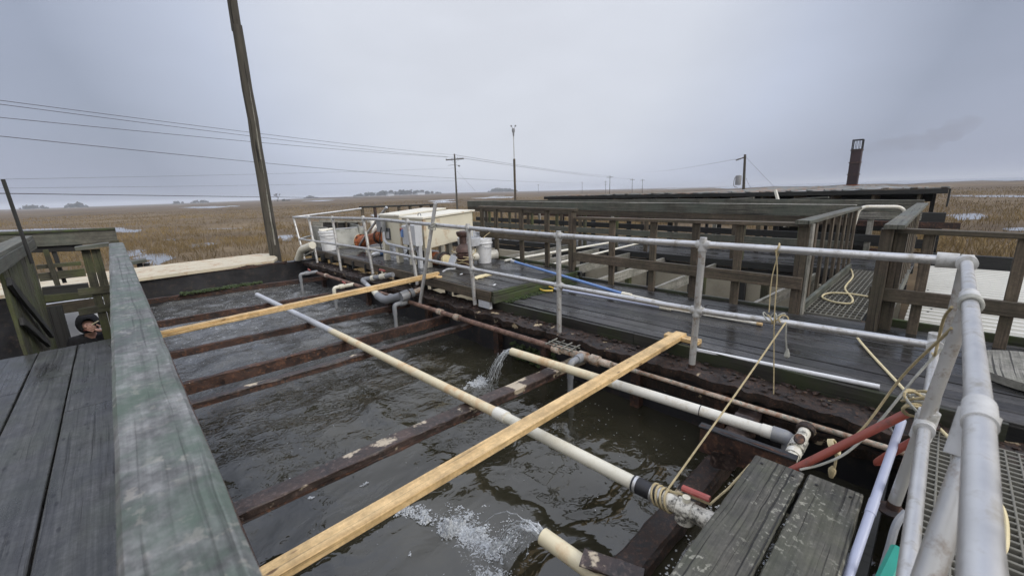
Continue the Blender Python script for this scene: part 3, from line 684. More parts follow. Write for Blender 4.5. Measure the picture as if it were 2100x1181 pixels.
# beams across the tank
def beam(y0, y1, w, h, x1, mat, label, z=-.2, x0=.06):
    t = thing('steel_beam', label, 'beam', (x0, y0, z-h), 'rusty beams across the tank')
    mb = MB(); mb.bar((x0, y0, z), (x1, y1, z), w, .022, seg=40, wob=.003, top=True, ch=.006); mb.build('top_flange', mat, t)
    mb = MB(); mb.bar((x0, y0-w*.30, z-.02), (x1, y1-w*.30, z-.02), .022, h-.02, seg=30, wob=.003, top=True); mb.build('web', mat if w > .1 else M_rust, t)
    mb = MB(); mb.bar((x0, y0, z-h+.01), (x1, y1, z-h+.01), w*.9, .018, seg=20, wob=.003); mb.build('bottom_flange', M_rust, t)
    return t
beam(10.02, 9.56, .06, .095, 3.3, M_rust, 'farthest rusty beam across the tank, just in front of the black far wall')
beam(7.95, 7.68, .06, .10, 3.3, M_rust, 'second rusty beam from the far wall, meeting the cream elbow pipe')
beam(6.12, 5.97, .06, .085, 3.3, M_rust, 'third rusty beam from the far wall, just beyond the grey drop pipe')
beam(4.92, 4.86, .065, .125, 3.3, M_rust, 'deep rusty beam with a yellow stained left end, close behind a narrower one')
beam(4.37, 4.30, .085, .065, 3.3, M_rustd, 'narrow purplish rusty beam close in front of a deeper beam')
beam(2.58, 2.46, .135, .08, 3.3, M_rustp, 'nearest wide rusty beam with flaked cream paint patches')
t = thing('steel_beam', 'short wet rotten brown beam beside the white pipe elbow near the front', 'beam', (2.7, .83, -.45), 'rusty beams across the tank')
mb = MB(); mb.bar((2.55, .78, -.22), (3.42, .84, -.2), .15, .12, seg=16, wob=.012, ch=.02); mb.build('beam_body', M_rustd, t)
t = thing('steel_channel', 'black edged rusty channel end beside the lichen covered planks', 'channel', (2.5, .75, -.45))
mb = MB(); mb.bar((2.56, .93, -.12), (2.58, .40, -.12), .02, .19, wob=.004, seg=8); mb.build('channel_web', M_rust, t)
mb = MB(); mb.bar((2.57, .94, -.035), (2.59, .40, -.035), .06, .016, wob=.002, seg=8); mb.build('channel_lip', M_black, t)
t = thing('steel_bracket', 'rusty square bracket holding the cut pipe at the bottom edge', 'bracket', (1.35, .8, -.4))
mb = MB(); mb.bar((1.30, .955, -.16), (1.40, .70, -.16), .10, .015, up=(0, 0, 1), wob=.003, seg=8); mb.build('bracket_plate', M_rustd, t)
mb = MB(); mb.bar((1.295, .95, -.25), (1.36, .70, -.25), .016, .17, wob=.003, seg=8); mb.build('bracket_web', M_rust, t)
# rust ledge along the walkway side, ragged front edge
def ledge(y0, y1, x0, x1, z, ny, nx, rag, name, label):
    top = []; mb = MB()
    for j in range(ny+1):
        y = y0+(y1-y0)*j/ny; e_ = rag*mnoise.noise(Vector((y*3, 0, 1)))+rag*.7*mnoise.noise(Vector((y*11, 4, 1)))
        for i in range(nx+1):
            x = x0+e_+(x1-x0-e_)*i/nx
            mb.v.append((x, y, z+.022*mnoise.noise(Vector((x*7, y*5, z)))+.012*mnoise.noise(Vector((x*24, y*18, z)))))
    for j in range(ny):
        for i in range(nx):
            a = j*(nx+1)+i; mb.face((a, a+1, a+nx+2, a+nx+1))
    n = len(mb.v)
    for j in range(ny+1):
        x, y, zz_ = mb.v[j*(nx+1)]; mb.v.append((x+.012, y, zz_-.07-.04*abs(mnoise.noise(Vector((y*9, 2, 2))))))
    for j in range(ny):
        mb.face((j*(nx+1), (j+1)*(nx+1), n+j+1, n+j))
    for k in range(int((y1-y0)*55)):
        y = random.uniform(y0, y1); x = random.uniform(x0+.05, x1-.03); mb.blob((x, y, z+.012), random.uniform(.008, .028), .5, .35, .5)
    return mb
t = thing('rust_ledge', 'long ledge of flaking dark rust below the pipe railing posts', 'ledge', (3.35, 5, -.2))
ledge(-.6, 10.9, 3.25, 3.60, -.022, 420, 12, .055, 'a', '').build('ledge_plate', M_flake, t)
ledge(-.6, 1.9, 3.28, 3.50, -.20, 110, 8, .06, 'a', '').build('lower_lip', M_flake, t)

# ---------------------------------------------------------------- pipes in and over the tank
def pipe_thing(name, label, cat, loc, parts, group=None):
    t = thing(name, label, cat, loc, group)
    for nm_, mb, mat in parts: mb.build(nm_, mat, t)
    return t
def tube(pts, r, n=14): return MB().tube(pts, r, n)
# long rust-brown pipe with collars
pts = [V(3.08, 9.6, -.10), V(3.10, 8.2, -.10), V(3.10, 4.05, -.10), V(3.12, 2.62, -.10)]
P_ = [('pipe_run', tube(pts, .032), M_rpipe), ('pipe_run', tube([pts[-1], V(3.13, 1.98, -.10)], .036), M_cond)]
for y in (9.0, 6.15, 4.75, 4.35, 2.62): P_.append(('collar', tube([(3.10, y-.05, -.10), (3.10, y+.05, -.10)], .044), M_cond if y != 6.15 else M_pvcg))
for y in (2.30, 2.16): P_.append(('collar', tube([(3.125, y-.045, -.10), (3.125, y+.045, -.10)], .052), M_cond))
pipe_thing('supply_pipe', 'long rusty brown pipe with collars running along the walkway edge', 'pipe', (3.1, 6, -.13), P_)
c = [V(3.16, 2.0, -.10), V(3.16, 1.4, -.095), V(3.17, .8, -.10), V(3.17, .05, -.09), V(3.2, -.35, -.1)]
tag(tube(c, .019, 10).build('conduit_pipe', M_cond), 'thin pipe with flaked white and green paint continuing towards the corner', 'pipe')
def drop(y, xo, label, mat, zt=-.10, handle=False, foot=-.62, mat2=None):
    e = V(xo, y, zt); P = []
    P.append(('elbow', tube(bend([V(xo+.12, y, zt), e, e-V(0, 0, .16)], .09, 8), .033), mat))
    P.append(('coupling', tube([V(xo+.10, y, zt), V(xo+.19, y, zt)], .045), mat)); P.append(('coupling', tube([V(xo+.19, y, zt), V(3.10, y, zt)], .036), mat2 or mat))
    P.append(('drop_tube', tube([e-V(0, 0, .14), e-V(0, 0, -foot+zt)], .027), M_pvcg))
    if handle:
        P.append(('valve_handle', MB().bar(V(xo+.20, y-.05, zt+.06), V(xo+.20, y+.07, zt+.075), .03, .022, ch=.008), M_red))
    return pipe_thing('drop_pipe', label, 'pipe', (xo, y, foot), P, 'drop pipes hanging from the rusty pipe')
drop(9.55, 2.74, 'grey drop pipe with a red valve handle at the far corner of the tank', M_pvcg, -.08, True)
drop(7.62, 2.72, 'cream elbow drop pipe beside the second rusty beam', M_pvcc, -.10, True, mat2=M_pvcc)
drop(5.62, 2.86, 'grey drop pipe with a ribbed coupling between two rusty beams', M_pvcg)
drop(2.30, 2.92, 'blue grey drop pipe beside the nearest rusty beam, partly behind the near pine plank', M_pvcg)
# cream and grey standpipe at the far corner
a = PX(641, 503, 3.25); b = PX(618, 512, 3.2); c_ = PX(603, 562, 3.15)
pipe_thing('standpipe', 'stout pipe with a cream bend above a grey lower half at the far corner', 'pipe', c_,
           [('bend', tube(bend([a, b, b.lerp(c_, .42)], .16, 8), .085), M_pvcc), ('lower_tube', tube([b.lerp(c_, .38), c_], .092), M_pvcg), ('lower_tube', tube([c_, c_-V(0, 0, .15)], .06), M_pvcg)])
tag(tube([PX(617, 528, 3.3), PX(646, 513, 3.3)], .014).build('thin_rod', M_pvc), 'short thin white rod sticking out beside the cream bend pipe', 'rod')
# looped grey pipe with a red lever
q = [PX(806, 563, 3.35), PX(742, 574, 3.12), PX(768, 598, 3.02), PX(780, 612, 2.98), PX(800, 613, 2.98), PX(832, 605, 3.05), PX(862, 594, 3.3)]
lp = [('upper_run', tube(bend([q[0], q[1], q[1].lerp(q[2], .45)], .09, 8), .042), M_pvcg), ('blue_grey_run', tube([q[1].lerp(q[2], .4), q[2]], .038), M_pvcgl),
      ('cream_collar', tube([q[2], q[2].lerp(q[3], .7)], .052), M_pvcc), ('lower_bend', tube(bend([q[2].lerp(q[3], .6), q[3].lerp(q[4], .5)-V(0, 0, .03), q[5]], .16, 10), .066), M_pvcg),
      ('coupling', tube([q[5]-(q[6]-q[5]).normalized()*.08, q[5]+(q[6]-q[5]).normalized()*.04], .078), M_pvcg), ('coupling', tube([q[5]+(q[6]-q[5]).normalized()*.07, q[5]+(q[6]-q[5]).normalized()*.13], .07), M_pvcg),
      ('outer_run', tube([q[5], q[6]], .042), M_cond), ('collar', tube([q[0].lerp(q[1], .58), q[0].lerp(q[1], .66)], .054), M_pvcc), ('valve_body', tube([q[0].lerp(q[1], .22), q[0].lerp(q[1], .38)], .052), M_pvcc)]
h = q[0].lerp(q[1], .32)+V(0, 0, .05)
lp.append(('valve_stem', tube([h, h+V(0, 0, .05)], .014), M_pvcc)); lp.append(('valve_handle', MB().bar(h+V(0, -.09, .06), h+V(0, .09, .06), .035, .028, ch=.01), M_red))
pipe_thing('valve_loop', 'grey looped pipe with a red lever valve over the rust ledge', 'pipe', q[3], lp)
# long white pipes lying over the beams
a, b, c_, d_ = V(1.66, 8.45, -.155), V(1.86, 3.2, -.155), V(1.885, 2.15, -.155), V(1.905, 1.02, -.155)
e_ = V(1.915, .70, -.155)
j = lambda t: a.lerp(d_, t)
dd = (d_-a).normalized()
parts = [('pipe_length', MB().pipe(a, a.lerp(b, .62), .040), M_pvcgl), ('pipe_length', tube([a.lerp(b, .60), c_], .040), M_pvcy), ('joint', tube([a.lerp(b, .30)-dd*.04, a.lerp(b, .30)+dd*.04], .046), M_pvcc),
         ('pipe_length', tube([c_, d_], .0405), M_pvcc), ('joint', tube([c_-dd*.06, c_+dd*.06], .048), M_pvc), ('rubber_sleeve', tube([d_-dd*.02, d_+dd*.13], .047), M_black)]
for k in (0.0, .10, .14): parts.append(('hose_clamp', tube([d_+dd*(k-.008), d_+dd*(k+.008)], .0495), M_alu))
for k, r0 in ((.16, .044), (.24, .052), (.31, .046), (.38, .05), (.44, .046)): parts.append(('valve_fitting', tube([d_+dd*k, d_+dd*(k+.075)], r0), M_dirty))
v_ = d_+dd*.28
parts.append(('valve_fitting', MB().lathe([(.03, -.075), (.05, -.07), (.05, -.02), (.03, .0)], v_, n=14), M_dirty)); parts.append(('valve_stem', tube([v_+V(0, 0, .04), v_+V(.0, 0, .075)], .02), M_pvcc))
parts.append(('valve_handle', MB().bar(v_+V(.04, .04, .085), v_+V(.045, -.10, .092), .036, .028, ch=.011), M_red))
pipe_thing('long_pipe', 'longest white pipe lying across all the beams with a dirty valve at its near end', 'pipe', (1.8, 4, -.2), parts)
a, b = V(2.745, 2.93, -.10), V(2.935, .60, -.12)
dd = (b-a).normalized(); e_ = V(2.945, .50, -.125)
pipe_thing('outlet_pipe', 'white pipe with a yellow stained open end pouring water, ending in a grey elbow', 'pipe', a,
           [('pipe_length', MB().pipe(a, a.lerp(b, .5), .040), M_pvcy), ('pipe_length', tube([a.lerp(b, .49), b], .040), M_pvc), ('joint', tube([a.lerp(b, .80)-dd*.003, a.lerp(b, .80)+dd*.003], .0415), M_black), ('joint', tube([b-dd*.07, b+dd*.0], .045), M_pvc),
            ('elbow', tube(bend([b-dd*.01, e_, e_-V(0, .0, .17)], .10, 10), .050), M_pvcg), ('drop_tube', tube([e_-V(0, 0, .15), e_-V(0, 0, .75)], .043), M_pvcc)])
a, b = V(1.30, 1.20, -.21), V(1.34, .60, -.24)
pipe_thing('cut_pipe', 'short yellowed pipe at the bottom edge spilling a foaming jet', 'pipe', a, [('pipe_length', MB().pipe(a, b, .042), M_pvcy)])
a, b = PX(1612, 958, 2.62), PX(1652, 882, 3.02)
dd = (b-a).normalized()
pipe_thing('rusty_valve_pipe', 'old white pipe with a corroded valve and rusted end beside the grey elbow', 'pipe', a,
           [('pipe_length', tube([a-dd*.25, b], .036), M_dirty), ('collar', tube([a.lerp(b, .45), a.lerp(b, .70)], .046), M_dirty), ('collar', tube([a.lerp(b, .30), a.lerp(b, .40)], .043), M_pvc),
            ('valve_knob', MB().lathe([(.014, 0), (.014, .03), (.03, .035), (.03, .06)], a.lerp(b, .62)+V(-.03, 0, .03), (-.6, -.2, .7), 10), M_rust), ('rusty_flange', tube([b-dd*.02, b+dd*.012, b+dd*.03], [.05, .056, .05]), M_flake)])
# slatted bracket on the rusty pipe
t = thing('slatted_holder', 'small slatted holder clipped over the rusty pipe by the near pine plank', 'holder', (3.15, 2.5, -.06))
for k in range(4):
    mb = MB(); y = 2.72-k*.10; mb.bar((3.04, y, -.052), (3.24, y+.01, -.045), .014, .012); mb.build('slat', M_railp, t)
for x in (3.08, 3.14, 3.20):
    mb = MB(); mb.bar((x, 2.76, -.060), (x, 2.40, -.060), .016, .010); mb.build('rail', M_railp, t)

# fresh pine across the tank
def plank(name, label, p0, p1, w, h, loc=None, **k):
    mb = MB(); mb.bar(p0, p1, w, h, seg=k.get('seg', 12), wob=.0012, top=True, tilt=k.get('tilt', 0)); o = mb.build(name, k.get('mat', M_new))
    return tag(o, label, k.get('cat', 'plank'), k.get('group'))
plank('pine_plank', 'long fresh pine plank crossing the near end of the tank', (.10, 1.80, -.045), (3.72, 1.60, .158), .105, .045, group='fresh pine planks')
plank('pine_plank', 'upper of two thin pine planks laid together across the far bays', (.10, 6.39, -.005), (3.56, 5.42, .325), .09, .032, group='fresh pine planks')
plank('pine_plank', 'lower pine plank lying directly under another across the far bays', (.10, 6.36, -.038), (3.52, 5.40, .292), .09, .030, group='fresh pine planks')
plank('wood_block', 'short pine block under the walkway end of the near plank', (3.66, 1.72, .139), (3.66, 1.40, .139), .09, .038, seg=2, cat='block', group='pine packing blocks')
plank('wood_block', 'short pine block under the walkway end of the far pine planks', (3.50, 5.30, .276), (3.50, 5.60, .276), .09, .024, seg=2, cat='block', group='pine packing blocks')

# ================================================================ WALKWAYS
def deck(mb, x0, x1, y0, y1, z, n, gap=.013, th=.038, skew=0.0, joints=1, along='y'):
    wd = (x1-x0)/n
    for i in range(n):
        c = x0+wd*(i+.5); cuts = [y0]+sorted(random.uniform(y0+.5, y1-.5) for k in range(joints if random.random() < .8 else 0))+[y1]
        for a, b in zip(cuts[:-1], cuts[1:]):
            f = lambda y: c+skew*(y-y0)/(y1-y0); zz_ = z+random.uniform(-.006, .003)
            p, q = ((f(a), a+.002, zz_), (f(b), b-.002, zz_)) if along == 'y' else ((a+.002, c, zz_), (b-.002, c, zz_))
            mb.bar(p, q, wd-gap, th, top=True, seg=max(2, int((b-a)/.4)), wob=.0012, ch=.005)
    return mb
# low walkway
t = thing('walkway_deck', 'wet dark plank walkway along the tank in front of the railed pit', 'walkway', (4.4, 1.5, -.1))
deck(MB(), 3.60, 5.36, -2.2, 4.02, .10, 11, joints=2).build('planks', M_deck, t)
mb = MB(); mb.bar((3.570, -.42, .096), (3.565, 2.0, .096), .036, .15, top=True, seg=10, wob=.002); mb.bar((3.565, 2.004, .096), (3.53, 4.1, .096), .036, .15, top=True, seg=8, wob=.002); mb.build('fascia_board', M_fasc, t)
mb = MB()
for y in np.arange(-.4, 3.9, .42): mb.bar((3.62, y, .055), (5.4, y, .055), .045, .16, top=True)
for y in np.arange(-.3, 1.3, .21): mb.bar((3.585, y, -.075), (3.66, y, -.075), .04, .06)
mb.bar((5.42, -2.2, .09), (5.42, 4.0, .09), .045, .19, top=True, seg=8); mb.build('joists', M_rail, t)
# raised walkway beyond the step
t = thing('raised_deck', 'raised far part of the plank walkway carrying the pump housings', 'walkway', (4.4, 8, -.1))
deck(MB(), 3.42, 5.22, 4.0, 12.1, .25, 10, joints=2, skew=.22).build('planks', M_deck, t)
mb = MB(); mb.bar((3.405, 4.0, .246), (3.62, 12.1, .246), .034, .14, top=True, seg=24, wob=.002); mb.build('fascia_board', M_rail, t)
mb = MB(); mb.bar((3.42, 3.975, .246), (5.2, 3.975, .246), .04, .06, top=True, seg=10, wob=.004); mb.bar((3.40, 3.955, .182), (5.2, 3.955, .182), .05, .085, top=True, seg=10, wob=.005); mb.build('step_edge', M_moss, t)
mb = MB()
for y in np.arange(4.3, 12, .6): mb.bar((3.47, y, .205), (5.4, y, .205), .05, .16, top=True)
for y in np.arange(4.5, 12, 1.5): mb.bar((3.62, y, .05), (3.62, y, -2.1), .11, .11); mb.bar((5.15, y, .05), (5.15, y, -2.1), .11, .11)
mb.bar((5.36, 4.0, .21), (5.5, 12, .21), .05, .2, top=True); mb.build('joists', M_dark, t)
mb = mossy('a', 3.55, 5.0, 3.80, 3.93, .10, .108, 420, .016); mb.build('algae_growth', M_algae, t)
mb = MB(); mb.box((3.395, 4.02, .005), (3.44, 4.25, .10)); mb.build('packing_block', M_pvcgl, t)
# far walkway beyond the pit
t = thing('far_walkway', 'far plank walkway running behind the railed pit', 'walkway', (9.2, 5, -.1))
deck(MB(), 8.58, 9.95, .28, 12.5, .10, 6, joints=2).build('planks', M_deck, t)
mb = MB(); mb.bar((8.55, .28, .095), (8.55, 12.5, .095), .04, .13, top=True, seg=14); mb.bar((8.60, .28, -.06), (8.60, 12.5, -.06), .05, .22, top=True, seg=14)
mb.bar((9.97, .28, .095), (9.97, 12.5, .095), .04, .2, top=True, seg=14); mb.build('edge_beam', M_dark, t)
mb = MB()
for y in np.arange(.4, 12.4, 1.2):
    mb.bar((8.66, y, -.1), (8.66, y, -2.2), .10, .10); mb.bar((9.86, y, -.1), (9.86, y, -2.2), .10, .10)
mb.build('piles', M_dark, t)
# grating bridge
def grating(mb, x0, x1, y0, y1, z, p=.040, b=.009, h=.030, px=.040):
    n = int((y1-y0)/p); k_ = int((x1-x0)/px)
    for i in range(n+1): y = y0+(y1-y0)*i/n; mb.bar((x0, y, z), (x1, y, z), b, h, top=True, ch=.002)
    for i in range(k_+1): x = x0+(x1-x0)*i/k_; mb.bar((x, y0, z-.001), (x, y1, z-.001), b*1.5, h-.004, top=True, ch=.002)
    return mb
t = thing('grating_bridge', 'short bridge of square grey grating between two baluster railings', 'bridge', (6.8, .7, 0))
grating(MB(), 5.38, 8.54, .47, .965, .115, .049, .009, .025, .115).build('grating', M_grate, t)
mb = MB(); mb.bar((5.40, .985, .20), (8.54, .985, .20), .04, .18, top=True, seg=10, wob=.002); mb.build('kerb_board', M_railg, t)
mb = MB()
for y in (.47, .95): mb.bar((5.4, y, .08), (8.54, y, .08), .05, .2, top=True)
for x in (6.0, 7.2, 8.2): mb.bar((x, .4, -.13), (x, 1.02, -.13), .08, .14)
mb.build('joists', M_dark, t)
t = thing('grating_platform', 'square grey grating platform beside the near end of the pipe railing', 'platform', (2, -.6, -.1))
grating(MB(), .3, 3.42, -1.45, -.10, -.004, .050, .009, .03, .050).build('grating', M_grate, t)
mb = MB()
for y in (-.12, -.75, -1.4): mb.bar((.2, y, -.042), (3.5, y, -.042), .05, .14, top=True)
mb.build('joists', M_dark, t)

def tube_(p): return MB().tube(p, .026, 12)
# ================================================================ WOODEN RAILINGS
def wrail(name, label, loc, members, group='weathered wooden railings', mat=None):
    t = thing(name, label, 'railing', loc, group)
    for nm_, p0, p1, w_, h_, top, mt in members:
        mb = MB(); L = (Vector(p1)-Vector(p0)).length
        mb.bar(p0, p1, w_, h_, top=top, seg=max(2, int(L/.35)), wob=.0018, ch=.005, up=(0, 0, 1)); mb.build(nm_, mt or M_rail, t)
    return t
def post(x, y, z0, z1, wx=.04, wy=.09, mt=None, nm_='post'): return (nm_, (x, y, z0), (x, y, z1), wx, wy, False, mt)
# inner rail of the low walkway (beside the pit)
xs = 5.27
mem = [('top_rail', (xs, .98, 1.095), (xs, 4.02, 1.10), .09, .042, True, None), ('mid_rail', (xs-.045, .98, .515), (xs-.045, 4.08, .545), .038, .135, True, None),
       ('foot_rail', (xs+.06, .98, .14), (xs+.06, 4.0, .14), .04, .14, True, M_fasc)]
for y in (1.66, 2.17, 2.74, 3.39): mem.append(post(xs+.02, y, .02, 1.05))
wrail('wooden_railing', 'brown wooden railing with one mid rail between the low walkway and the pit', (xs, 2.5, 0), mem)
xs = 5.25
mem = [('top_rail', (xs, 4.02, 1.225), (xs+.05, 6.42, 1.265), .10, .042, True, None), ('mid_rail', (xs-.045, 4.1, .80), (xs, 6.4, .80), .038, .14, True, None),
       ('corner_post', (xs, 4.10, .0), (xs, 4.10, 1.18), .10, .09, False, None), ('foot_rail', (xs+.03, 4.0, .30), (xs+.06, 6.45, .32), .04, .06, True, M_moss)]
for y in (4.66, 5.27, 5.95, 6.36): mem.append(post(xs+.03, y, .20, 1.20))
wrail('wooden_railing', 'taller brown wooden railing beside the white bucket on the raised deck', (xs, 5.2, .2), mem)
# bridge railings with balusters
mem = [('cap', (5.16, 1.03, 1.125), (8.70, 1.03, 1.105), .135, .040, True, M_railg)]
mem.append(('corner_post', (5.30, 1.03, .02), (5.30, 1.03, 1.08), .10, .10, False, None)); mem.append(('corner_post', (5.31, .965, .02), (5.31, .965, 1.08), .085, .03, False, M_railp))
for k in range(1, 8):
    x = 5.30+k*.475; mem.append(post(x, 1.02, .10, 1.08, .085, .034, None, 'baluster'))
wrail('baluster_railing', 'left baluster railing of the grating bridge with a grey cap', (6.9, 1.03, 0), mem, 'bridge railings')
mem = [('cap', (5.02, .315, 1.115), (9.75, .315, 1.125), .14, .040, True, M_railg), ('corner_post', (5.16, .36, .0), (5.16, .36, 1.07), .16, .09, False, None), ('corner_post', (5.22, .27, .0), (5.22, .27, 1.07), .05, .09, False, None),
       ('foot_board', (5.3, .30, .18), (8.6, .30, .18), .04, .16, True, M_railg)]
for k in range(1, 10):
    x = 5.25+k*.42; mem.append(post(x, .31, .10, 1.075, .085, .034, None, 'baluster'))
wrail('baluster_railing', 'right baluster railing of the grating bridge with a wide grey cap', (7.2, .3, 0), mem, 'bridge railings')
wp = [PX(1757, 428, 8.72), PX(1762, 424, 8.75), PX(1842, 423, 9.0), PX(1857, 428, 9.05), PX(1856, 447, 9.05)]
tag(tube_(bend([wp[0]-V(0, 0, .25), wp[1], PX(1858, 424, 9.05), PX(1855, 470, 9.05)], .16, 8)).build('white_pipe', M_pvc), 'white pipe bridging between the bridge railings with a rounded bend down', 'pipe')
# rail along the corrugated roof
xs = 5.20
mem = [('top_rail', (xs, .40, 1.075), (xs, -2.2, 1.03), .085, .045, True, None), ('mid_rail', (xs-.045, .42, .515), (xs-.045, -2.2, .50), .038, .125, True, None),
       ('toe_board', (xs+.20, .26, .17), (xs+.20, -2.2, .16), .04, .13, True, M_moss), ('toe_board', (xs+.10, .26, .06), (xs+.10, -2.2, .06), .06, .10, True, M_moss)]
for y in (.08, -.46, -1.05, -1.7): mem.append(post(xs+.02, y, .0, 1.03, .045, .075))
wrail('wooden_railing', 'brown wooden railing in front of the white corrugated roof', (xs, -.8, 0), mem)
# board railings of the far walkway
za, zb = 1.125, 1.265; ya, yb = 1.04, 11.15; xs = 8.67
lz = lambda y: za+(zb-za)*(y-ya)/(yb-ya)
mem = [('upper_board', (xs, ya, lz(ya)), (xs, yb, lz(yb)), .045, .185, True, M_railg), ('lower_board', (xs+.008, ya, lz(ya)-.19), (xs+.008, yb, lz(yb)-.19), .040, .125, True, None),
       ('mid_rail', (xs, ya, .545), (xs, yb, .60), .04, .13, True, M_railg), ('cap', (xs+.04, ya, lz(ya)+.012), (xs+.04, yb, lz(yb)+.012), .13, .010, True, M_railp)]
for k in range(11):
    y = 1.75+k*.93; mem.append(post(xs+.045, y, -.6 if k % 2 else .0, lz(y)-.05, .045, .085, M_olive)); 
    if k % 2: mem.append(post(xs+.05, y+.16, .05, lz(y)-.05, .045, .085))
wrail('board_railing', 'wide grey green board railing on the near side of the far walkway', (xs, 6, 0), mem, 'board railings')
xs = 9.85; zt = lambda y: 1.165+.016*min(y, 4.0)
mem = [('upper_board', (xs, .30, 1.165), (xs, 4.0, 1.225), .045, .20, True, M_railg), ('upper_board', (xs, 4.004, 1.225), (xs, 12.2, 1.255), .045, .20, True, M_railg), ('lower_board', (xs+.008, .3, .96), (xs+.008, 12.2, 1.05), .04, .13, True, M_railp),
       ('mid_rail', (xs, .3, .55), (xs, 12.2, .66), .04, .13, True, M_dark), ('foot_rail', (xs, .3, .26), (xs, 12.2, .26), .04, .10, True, M_moss)]
for k in range(13):
    y = .95+k*.9; mem.append(post(xs+.05, y, .0, zt(y)-.06, .045, .085, M_rail if k % 3 else M_railp))
wrail('board_railing', 'dark board railing on the far side of the far walkway below the shed roof', (xs, 6, 0), mem, 'board railings')
# slanting hand rail of a stair beyond, with short balusters
a, b = PX(1398, 416, 10.9), PX(1546, 404, 10.9)
mem = [('cap', a, b, .10, .04, True, M_railg)]
for k in range(6):
    q = Vector(a).lerp(Vector(b), .1+.16*k); mem.append(post(q.x, q.y, .6, q.z-.03, .04, .07, M_railp, 'baluster'))
wrail('stair_railing', 'small sloping stair railing with pale balusters below the shed roof', (10.9, a.y, .6), mem, 'stair railings')
a, b = PX(1590, 390, 11.2), PX(1598, 420, 11.2)
tag(MB().bar(a, b-(a-b)*1.5, .09, .05).build('leaning_board', M_pvc), 'short pale leaning board standing up in front of the shed roof', 'board')
a, b = PX(1622, 408, 11.4), PX(1700, 403, 11.4)
mem = [('cap', a, b, .10, .04, True, M_railg), post(a.x, a.y+.02, .5, a.z-.03, .06, .09)]
wrail('stair_railing', 'sloping grey board rail right of the pale leaning board', (11.4, a.y, .5), mem, 'stair railings')
# back railing at the far end of the raised deck
mem = [('top_rail', (5.32, 12.0, 1.245), (8.0, 12.0, 1.205), .09, .05, True, M_dark)]
for k in range(7): x = 5.40+k*.40; mem.append(post(x, 12.02, -.2, 1.19, .08, .06, M_rail if k != 1 else M_iron))
wrail('wooden_railing', 'dark brown railing standing behind the ivory pump housings', (6.6, 12, .2), mem)
# joists over the pit and the buff tank walls below
GJ = 'joists over the pit'
for k, (y0, y1, z, lb) in enumerate(((1.62, 1.42, .0, 'pale weathered joist over the pit nearest the grating bridge'), (2.98, 3.08, .0, 'pale weathered joist over the pit, second from the grating bridge'),
                               (3.96, 4.16, .02, 'pale weathered joist over the pit, third from the grating bridge'), (4.9, 5.0, .06, 'mould speckled joist below the taller railing, nearest one'),
                               (5.75, 5.85, .10, 'mould speckled joist below the taller railing, middle one'), (6.7, 6.8, .12, 'mould speckled joist behind the white bucket'))):
    mb = MB(); mb.bar((5.45, y0, z), (8.54, y1, z), .05, .17, top=True, seg=10, wob=.003); tag(mb.build('joist', M_railp), lb, 'joist', GJ)
t = thing('lower_tank', 'buff walled tank with dark posts down in the pit', 'tank', (7.6, 4, -2.1))
mb = MB(); mb.box((8.30, .3, -2.15), (8.42, 10, -.16)); mb.box((5.6, 10, -2.15), (8.42, 10.1, -.16)); mb.build('wall', M_tankw, t)
mb = MB(); mb.slab([V(5.45, .3, -2.1), V(8.3, .3, -2.1), V(8.3, 10, -2.1), V(5.45, 10, -2.1)], .05); mb.build('floor', M_tub, t)
for y in (1.5, 2.45, 3.4, 4.3, 5.2, 6.1, 7.0):
    mb = MB(); mb.bar((8.22, y, -.1), (8.22, y, -2.1), .10, .10); mb.build('post', M_dark, t)
for y, lb in ((1.9, 'grey timber post down in the pit nearest the bridge'), (2.9, 'grey timber post down in the pit between two joists'), (4.4, 'grey timber post down in the pit left of the third joist')):
    mb = MB(); mb.bar((7.5, y, -.02), (7.5, y, -2.1), .10, .10, seg=6, wob=.003); tag(mb.build('pit_post', M_olive), lb, 'post', 'posts down in the pit')

# ================================================================ CORRUGATED ROOF ON THE RIGHT
t = thing('corrugated_roof', 'white corrugated metal roof below the brown railing on the right', 'roof', (9.5, -2, -.4))
x0, x1 = 7.0, 12.3; P_ = []
for k in range(int((x1-x0)/.2)):
    x = x0+k*.2; P_ += [(x, 0), (x+.10, .0), (x+.115, .042), (x+.165, .042), (x+.18, 0)]
P_.append((x1, 0)); N_ = len(P_)-1; mb = MB()
for y in (.20, -4.5):
    for (x, h_) in P_: mb.v.append((x, y, -.30+h_))
for i in range(N_): mb.face((N_+1+i, N_+2+i, i+1, i))
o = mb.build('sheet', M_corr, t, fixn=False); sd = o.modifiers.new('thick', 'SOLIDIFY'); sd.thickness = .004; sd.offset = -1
mb = MB()
for x, y in ((7.9, .0), (8.1, -.03), (8.0, -.03), (7.6, .06), (9.1, .02), (9.5, .05)): mb.lathe([(.012, 0), (.012, .008), (.006, .012)], (x, y, -.283), n=8)
mb.build('screw_heads', M_black, t)
mb = MB(); mb.bar((6.98, .2, -.33), (6.98, -4.5, -.33), .04, .2, top=True, seg=10); mb.build('eave_board', M_moss, t)
mb = MB(); mb.box((7.1, -4.4, -2.2), (7.2, .15, -.45)); mb.build('wall', M_dark, t)
mb = MB(); mb.box((12.32, -4.5, -2.2), (12.45, .25, -.02)); mb.build('back_wall', M_dark, t)
a = PX(1872, 514, 12.6); b = PX(2110, 537, 12.6)
mb = MB(); mb.bar((12.6, 1.2, a.z), (12.6, -5, a.z-.22), .16, .17, top=True, seg=30, wob=.008); tag(mb.build('rusty_beam', M_rust), 'long rusty beam lying beyond the corrugated roof against the marsh', 'beam')

